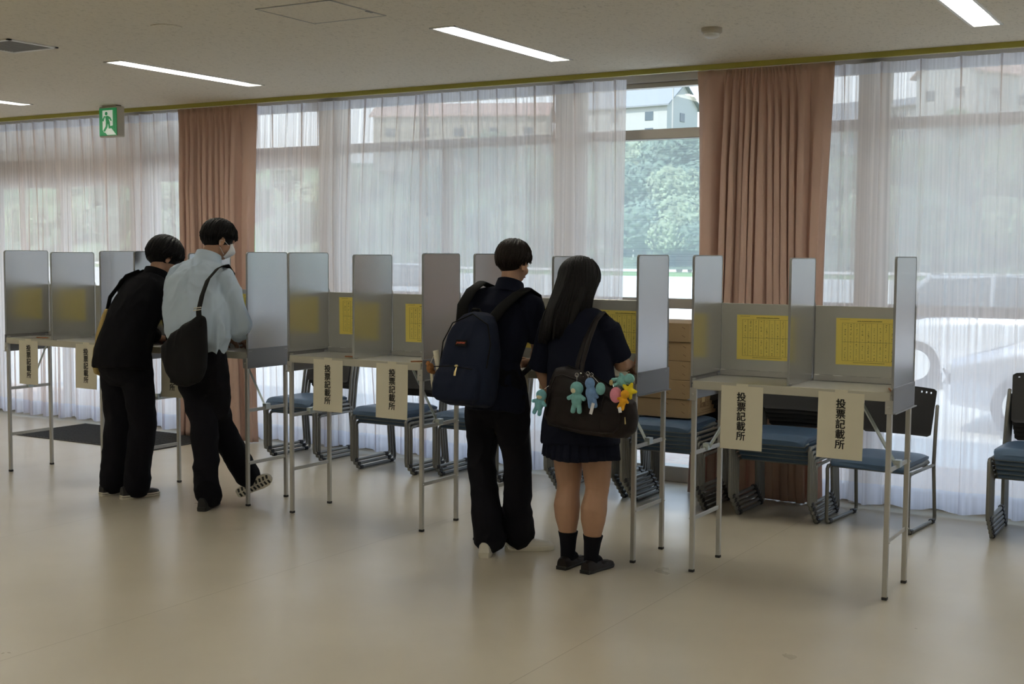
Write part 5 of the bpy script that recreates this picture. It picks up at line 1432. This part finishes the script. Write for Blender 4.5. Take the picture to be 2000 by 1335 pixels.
# long straight hair: cap plus strands that follow the skull then fall down the back
hc, M = J['head'], J['HM']; s_ = 1.03
mb = MB(); hair_cap(mb, hc, M, 1.0); r = random.Random(21)
for q in range(1000):
    a = r.uniform(.75, 2 * PI - .55); lay = r.uniform(0, .012)
    ph0 = r.uniform(0, .7); pts = []; R = []
    for k in range(6):
        ph = ph0 + (1.62 - ph0) * k / 5
        pts.append(hc + M @ (V(math.sin(a) * math.sin(ph) * (.092 + lay), math.cos(a) * math.sin(ph) * (.104 + lay) - .014, math.cos(ph) * (.096 + lay) + .022) * s_)); R.append((.0085, .003))
    p = pts[-1].copy(); side_ = max(-1, min(1, (p.x - hc.x) / .085))     # +1 right, -1 left
    zend = 1.165 + .035 * r.random() + (.11 if side_ > .55 else .05 * max(0, side_) ) - .02 * (side_ < -.3)
    spread = V((-.050 if side_ < 0 else -.028) + .030 * max(0, side_), -.03, 0)
    st_ = p.copy(); back_y = 5.50 - .030 * (1 - abs(side_)) + (.05 * abs(side_) if side_ < 0 else .11 * side_)
    for k in range(1, 8):
        t_ = k / 7; z_ = st_.z + (zend - st_.z) * t_
        x_ = st_.x + spread.x * t_ ** 1.3 + .004 * math.sin(t_ * 5 + q)
        y_ = lerp(st_.y, min(st_.y, back_y + lay), min(1, t_ * 1.6))
        pts.append(V(x_, y_, z_)); R.append((.0085 * (1 - .75 * t_ ** 3), .003))
    mb.tube(pts, R, 5, roundcap=False)
# solid underlayer of the fall of hair
mb.tube([hc + M @ V(0, -.03, .0), V(-3.045, 5.61, 1.42), V(-3.05, 5.565, 1.34), V(-3.065, 5.545, 1.27), V(-3.09, 5.53, 1.21)], [(.076, .060), (.088, .040), (.088, .020), (.078, .012), (.050, .008)], 20, side=(1, 0, 0))
put('hair', mb, 'hair_black', pD, smooth=True)
mb = MB(); pv = V(-.25, -.55, .80).normalized(); p0_ = J['wrR'] + V(-.030, .085, -.035)
mb.tube([p0_, p0_ + pv * .15], .004, 8)
mb = MB(); mb.tube([V(-2.865, 6.035, .985), V(-2.82, 5.985, 1.115)], [.0035, .004], 8)
tag(put('pencil', mb, 'pencil_wood', None, smooth=True, loc=(-2.865, 6.035, .985)), 'pencil held in the right hand of the long haired person', 'pencil')

pD.location.x += .03
for o_ in [o_ for o_ in bpy.data.objects if o_.name.startswith('pencil') and o_.get('label', '').endswith('right hand of the long haired person')]: o_.location.x += .005
# ---- dark leather school bag with plush charms ----
t = thing('school_bag', (-2.78, 5.33, .74), 'dark brown leather school bag hanging from the right shoulder of the long haired person', 'bag')
BA = -.14
def bgm(x, z):      # tilt the bag down to the right
    return (-2.755 + x * math.cos(BA) - z * math.sin(BA), .895 + x * math.sin(BA) + z * math.cos(BA))
ol = [bgm(*q) for q in ((-.235, -.12), (-.205, -.160), (-.12, -.166), (.02, -.160), (.14, -.148), (.22, -.128), (.25, -.095), (.25, -.03), (.225, .04), (.16, .075), (.05, .105), (-.06, .135), (-.16, .145), (-.205, .125), (-.225, .06), (-.235, -.02))]
mb = MB(); mb.pillow(ol, 5.345, .17, flat=.42)
remeshed('bag_body', mb, 'leather', t, voxel=.007, smooth=4, wr=.006, wsc=9, wst=(1, 1, 1), seed=17)
def ring_path(k, y, n=1):
    cx_ = sum(p[0] for p in ol) / len(ol); cz_ = sum(p[1] for p in ol) / len(ol)
    return [V(cx_ + (p[0] - cx_) * k, y, cz_ + (p[1] - cz_) * k) for p in ol + ol[:1]]
mb = MB(); mb.tube(ring_path(.80, 5.262), .0035, 6, roundcap=False); mb.tube([V(*(bgm(.10, -.115)[0], 5.262, bgm(.10, -.115)[1])), V(bgm(.10, .07)[0], 5.262, bgm(.10, .07)[1])], .003, 6); put('piping', mb, 'leather', t, smooth=True)
mb = MB(); mb.tube([V(bgm(-.15, .135)[0], 5.345, bgm(-.15, .135)[1] + .012), V(bgm(.0, .11)[0], 5.345, bgm(.0, .11)[1] + .014), V(bgm(.20, .05)[0], 5.345, bgm(.20, .05)[1] + .016)], .004, 6); zo = put('zipper', mb, 'strap_black', t)
mb = MB(); e_ = bgm(.225, -.02); mb.tube([V(e_[0], 5.262, e_[1]), V(e_[0] + .004, 5.258, e_[1] - .03)], [(.002, .002), (.004, .002)], 6); put('zip_pull', mb, 'brass', t)
for nm, pts in (('handle', [V(-2.785, 5.30, 1.02), V(-2.795, 5.33, 1.08), V(-2.81, 5.42, 1.18), V(-2.82, 5.52, 1.275), V(-2.822, 5.60, 1.312), V(-2.80, 5.66, 1.26)]),
                ('handle', [V(-2.865, 5.39, .995), V(-2.862, 5.41, 1.08), V(-2.85, 5.455, 1.18), V(-2.835, 5.53, 1.272), V(-2.84, 5.60, 1.306), V(-2.82, 5.66, 1.25)])):
    mb = MB(); mb.tube(pts, [(.010, .005), (.012, .005), (.0125, .005), (.0125, .005), (.0125, .005), (.011, .005)], 10, side=(1, 0, 0)); ho = put(nm, mb, 'leather', t, smooth=True)
    mb = MB(); mb.ell(pts[0] + V(0, -.006, .012), (.005, .003, .005), 10, 8); mb.tube([pts[0] + V(-.012, -.004, -.002), pts[0] + V(-.012, -.006, -.03), pts[0] + V(.012, -.006, -.03), pts[0] + V(.012, -.004, -.002)], .0018, 6); put('ring', mb, 'nickel', ho)

def plush(name, loc, m, label, ht=.15, rot=0., kind='figure', strap=None):
    """small plain stuffed charm: soft head, tummy and four stubby limbs"""
    t = thing(name, loc, label, 'plush charm', 'small plush charms on the school bag')
    c = V(loc); k = ht / .15; R_ = Matrix.Rotation(rot, 3, 'Y')
    def P(x, y, z): return c + R_ @ (V(x, y, z) * k)
    mb = MB()
    if kind == 'figure':
        mb.ell(P(0, 0, .038), (.030 * k, .024 * k, .030 * k)); mb.ell(P(0, 0, -.012), (.024 * k, .022 * k, .032 * k))
        for sx in (-1, 1):
            mb.tube([P(sx * .018, 0, .006), P(sx * .038, -.004, -.006)], [.009 * k, .010 * k], 10)
            mb.tube([P(sx * .012, 0, -.034), P(sx * .016, -.004, -.062)], [.011 * k, .0115 * k], 10)
    elif kind == 'egg': mb.ell(P(0, 0, 0), (.028 * k, .026 * k, .036 * k), 20, 14)
    elif kind == 'long':
        mb.ell(P(0, 0, .04), (.022 * k, .02 * k, .026 * k)); mb.ell(P(0, 0, .0), (.024 * k, .021 * k, .032 * k)); mb.tube([P(-.008, 0, -.02), P(-.006, 0, -.06)], .012 * k, 10); mb.tube([P(.010, 0, -.02), P(.014, 0, -.058)], .012 * k, 10); mb.tube([P(.014, 0, .012), P(.030, -.004, -.02)], .009 * k, 10)
    elif kind == 'star':
        for q in range(5):
            a = q * 2 * PI / 5 + .3; mb.tube([P(0, 0, 0), P(.034 * math.sin(a), 0, .034 * math.cos(a))], [.018 * k, .007 * k], 10)
    o = remeshed('plush_body', mb, m, t, voxel=.0028, smooth=3)
    if strap:
        s2 = MB(); s2.tube([V(q) for q in strap], .0013, 6); s2.tube([V(strap[-1]) + V(.009 * math.cos(a), 0, .009 * math.sin(a)) for a in [z * PI / 6 for z in range(13)]], .0013, 6); put('cord', s2, 'nickel', t)
    return t, P
t1, P = plush('plush_charm', (-2.775, 5.235, .925), 'plush_teal', 'teal plush figure charm, left of the blue one on the school bag', .165, .0, strap=[(-2.775, 5.235, .985), (-2.778, 5.24, 1.03)])
mb = MB(); mb.ell(P(-.006, -.022, .030), (.013, .006, .012), 12, 8); put('pale_patch', mb, 'plush_cream', t1, smooth=True)
t2, P = plush('plush_charm', (-2.703, 5.24, .950), 'plush_blue', 'mid blue plush charm hanging from the loop in the middle of the school bag', .165, -.12, 'long', strap=[(-2.715, 5.235, 1.015), (-2.72, 5.24, 1.04)])
mb = MB(); mb.bbox(-.008, .008, -.001, .001, -.055, 0, .0005); mb.xf(Matrix.Translation((-2.680, 5.222, .905)) @ Matrix.Rotation(.25, 4, 'Y')); put('care_tag', mb, 'mask_white', t2)
t3, P = plush('plush_charm', (-2.650, 5.235, .973), 'plush_teal', 'round teal plush charm right of the blue one on the school bag', .125, .1, 'egg', strap=[(-2.66, 5.235, 1.0), (-2.70, 5.24, 1.035)])
t4, P = plush('plush_charm', (-2.565, 5.225, .950), 'plush_pink', 'pink egg shaped plush charm at the right end of the school bag', .155, -.35, 'egg', strap=[(-2.58, 5.23, .985), (-2.59, 5.24, 1.01)])
t5, P = plush('plush_charm', (-2.505, 5.24, .972), 'plush_yellow', 'yellow star shaped plush charm at the right end of the school bag', .16, .1, 'star')
t6, P = plush('plush_charm', (-2.520, 5.212, .932), 'plush_orange', 'small orange plush charm between the pink and yellow ones', .105, .3, 'figure')
mb = MB(); mb.bbox(-.008, .008, -.001, .001, -.026, 0, .0005); mb.xf(Matrix.Translation((-2.535, 5.202, .898)) @ Matrix.Rotation(-.2, 4, 'Y')); put('care_tag', mb, 'mask_white', t6)
t7, P = plush('plush_charm', (-2.540, 5.25, 1.018), 'plush_teal', 'teal plush charm lying on top of the yellow one at the bag end', .125, 1.3, 'figure')
mb = MB(); mb.ell((-2.595, 5.235, 1.005), (.010, .006, .014), 12, 8); bell = tag(put('bell_charm', mb, 'brass', None, smooth=True, loc=(-2.595, 5.235, 1.005)), 'small gold coloured charm above the pink plush charm', 'key charm')
t8, P = plush('plush_charm', (-2.990, 5.26, .885), 'plush_cyan', 'pale turquoise plush charm hanging at the left end of the school bag', .14, .25, 'figure', strap=[(-2.98, 5.265, .94), (-2.955, 5.31, .97), (-2.925, 5.34, .98)])
mb = MB(); mb.ell(P(.0, -.02, .030), (.016, .006, .010), 12, 8); put('pale_patch', mb, 'plush_cream', t8, smooth=True)
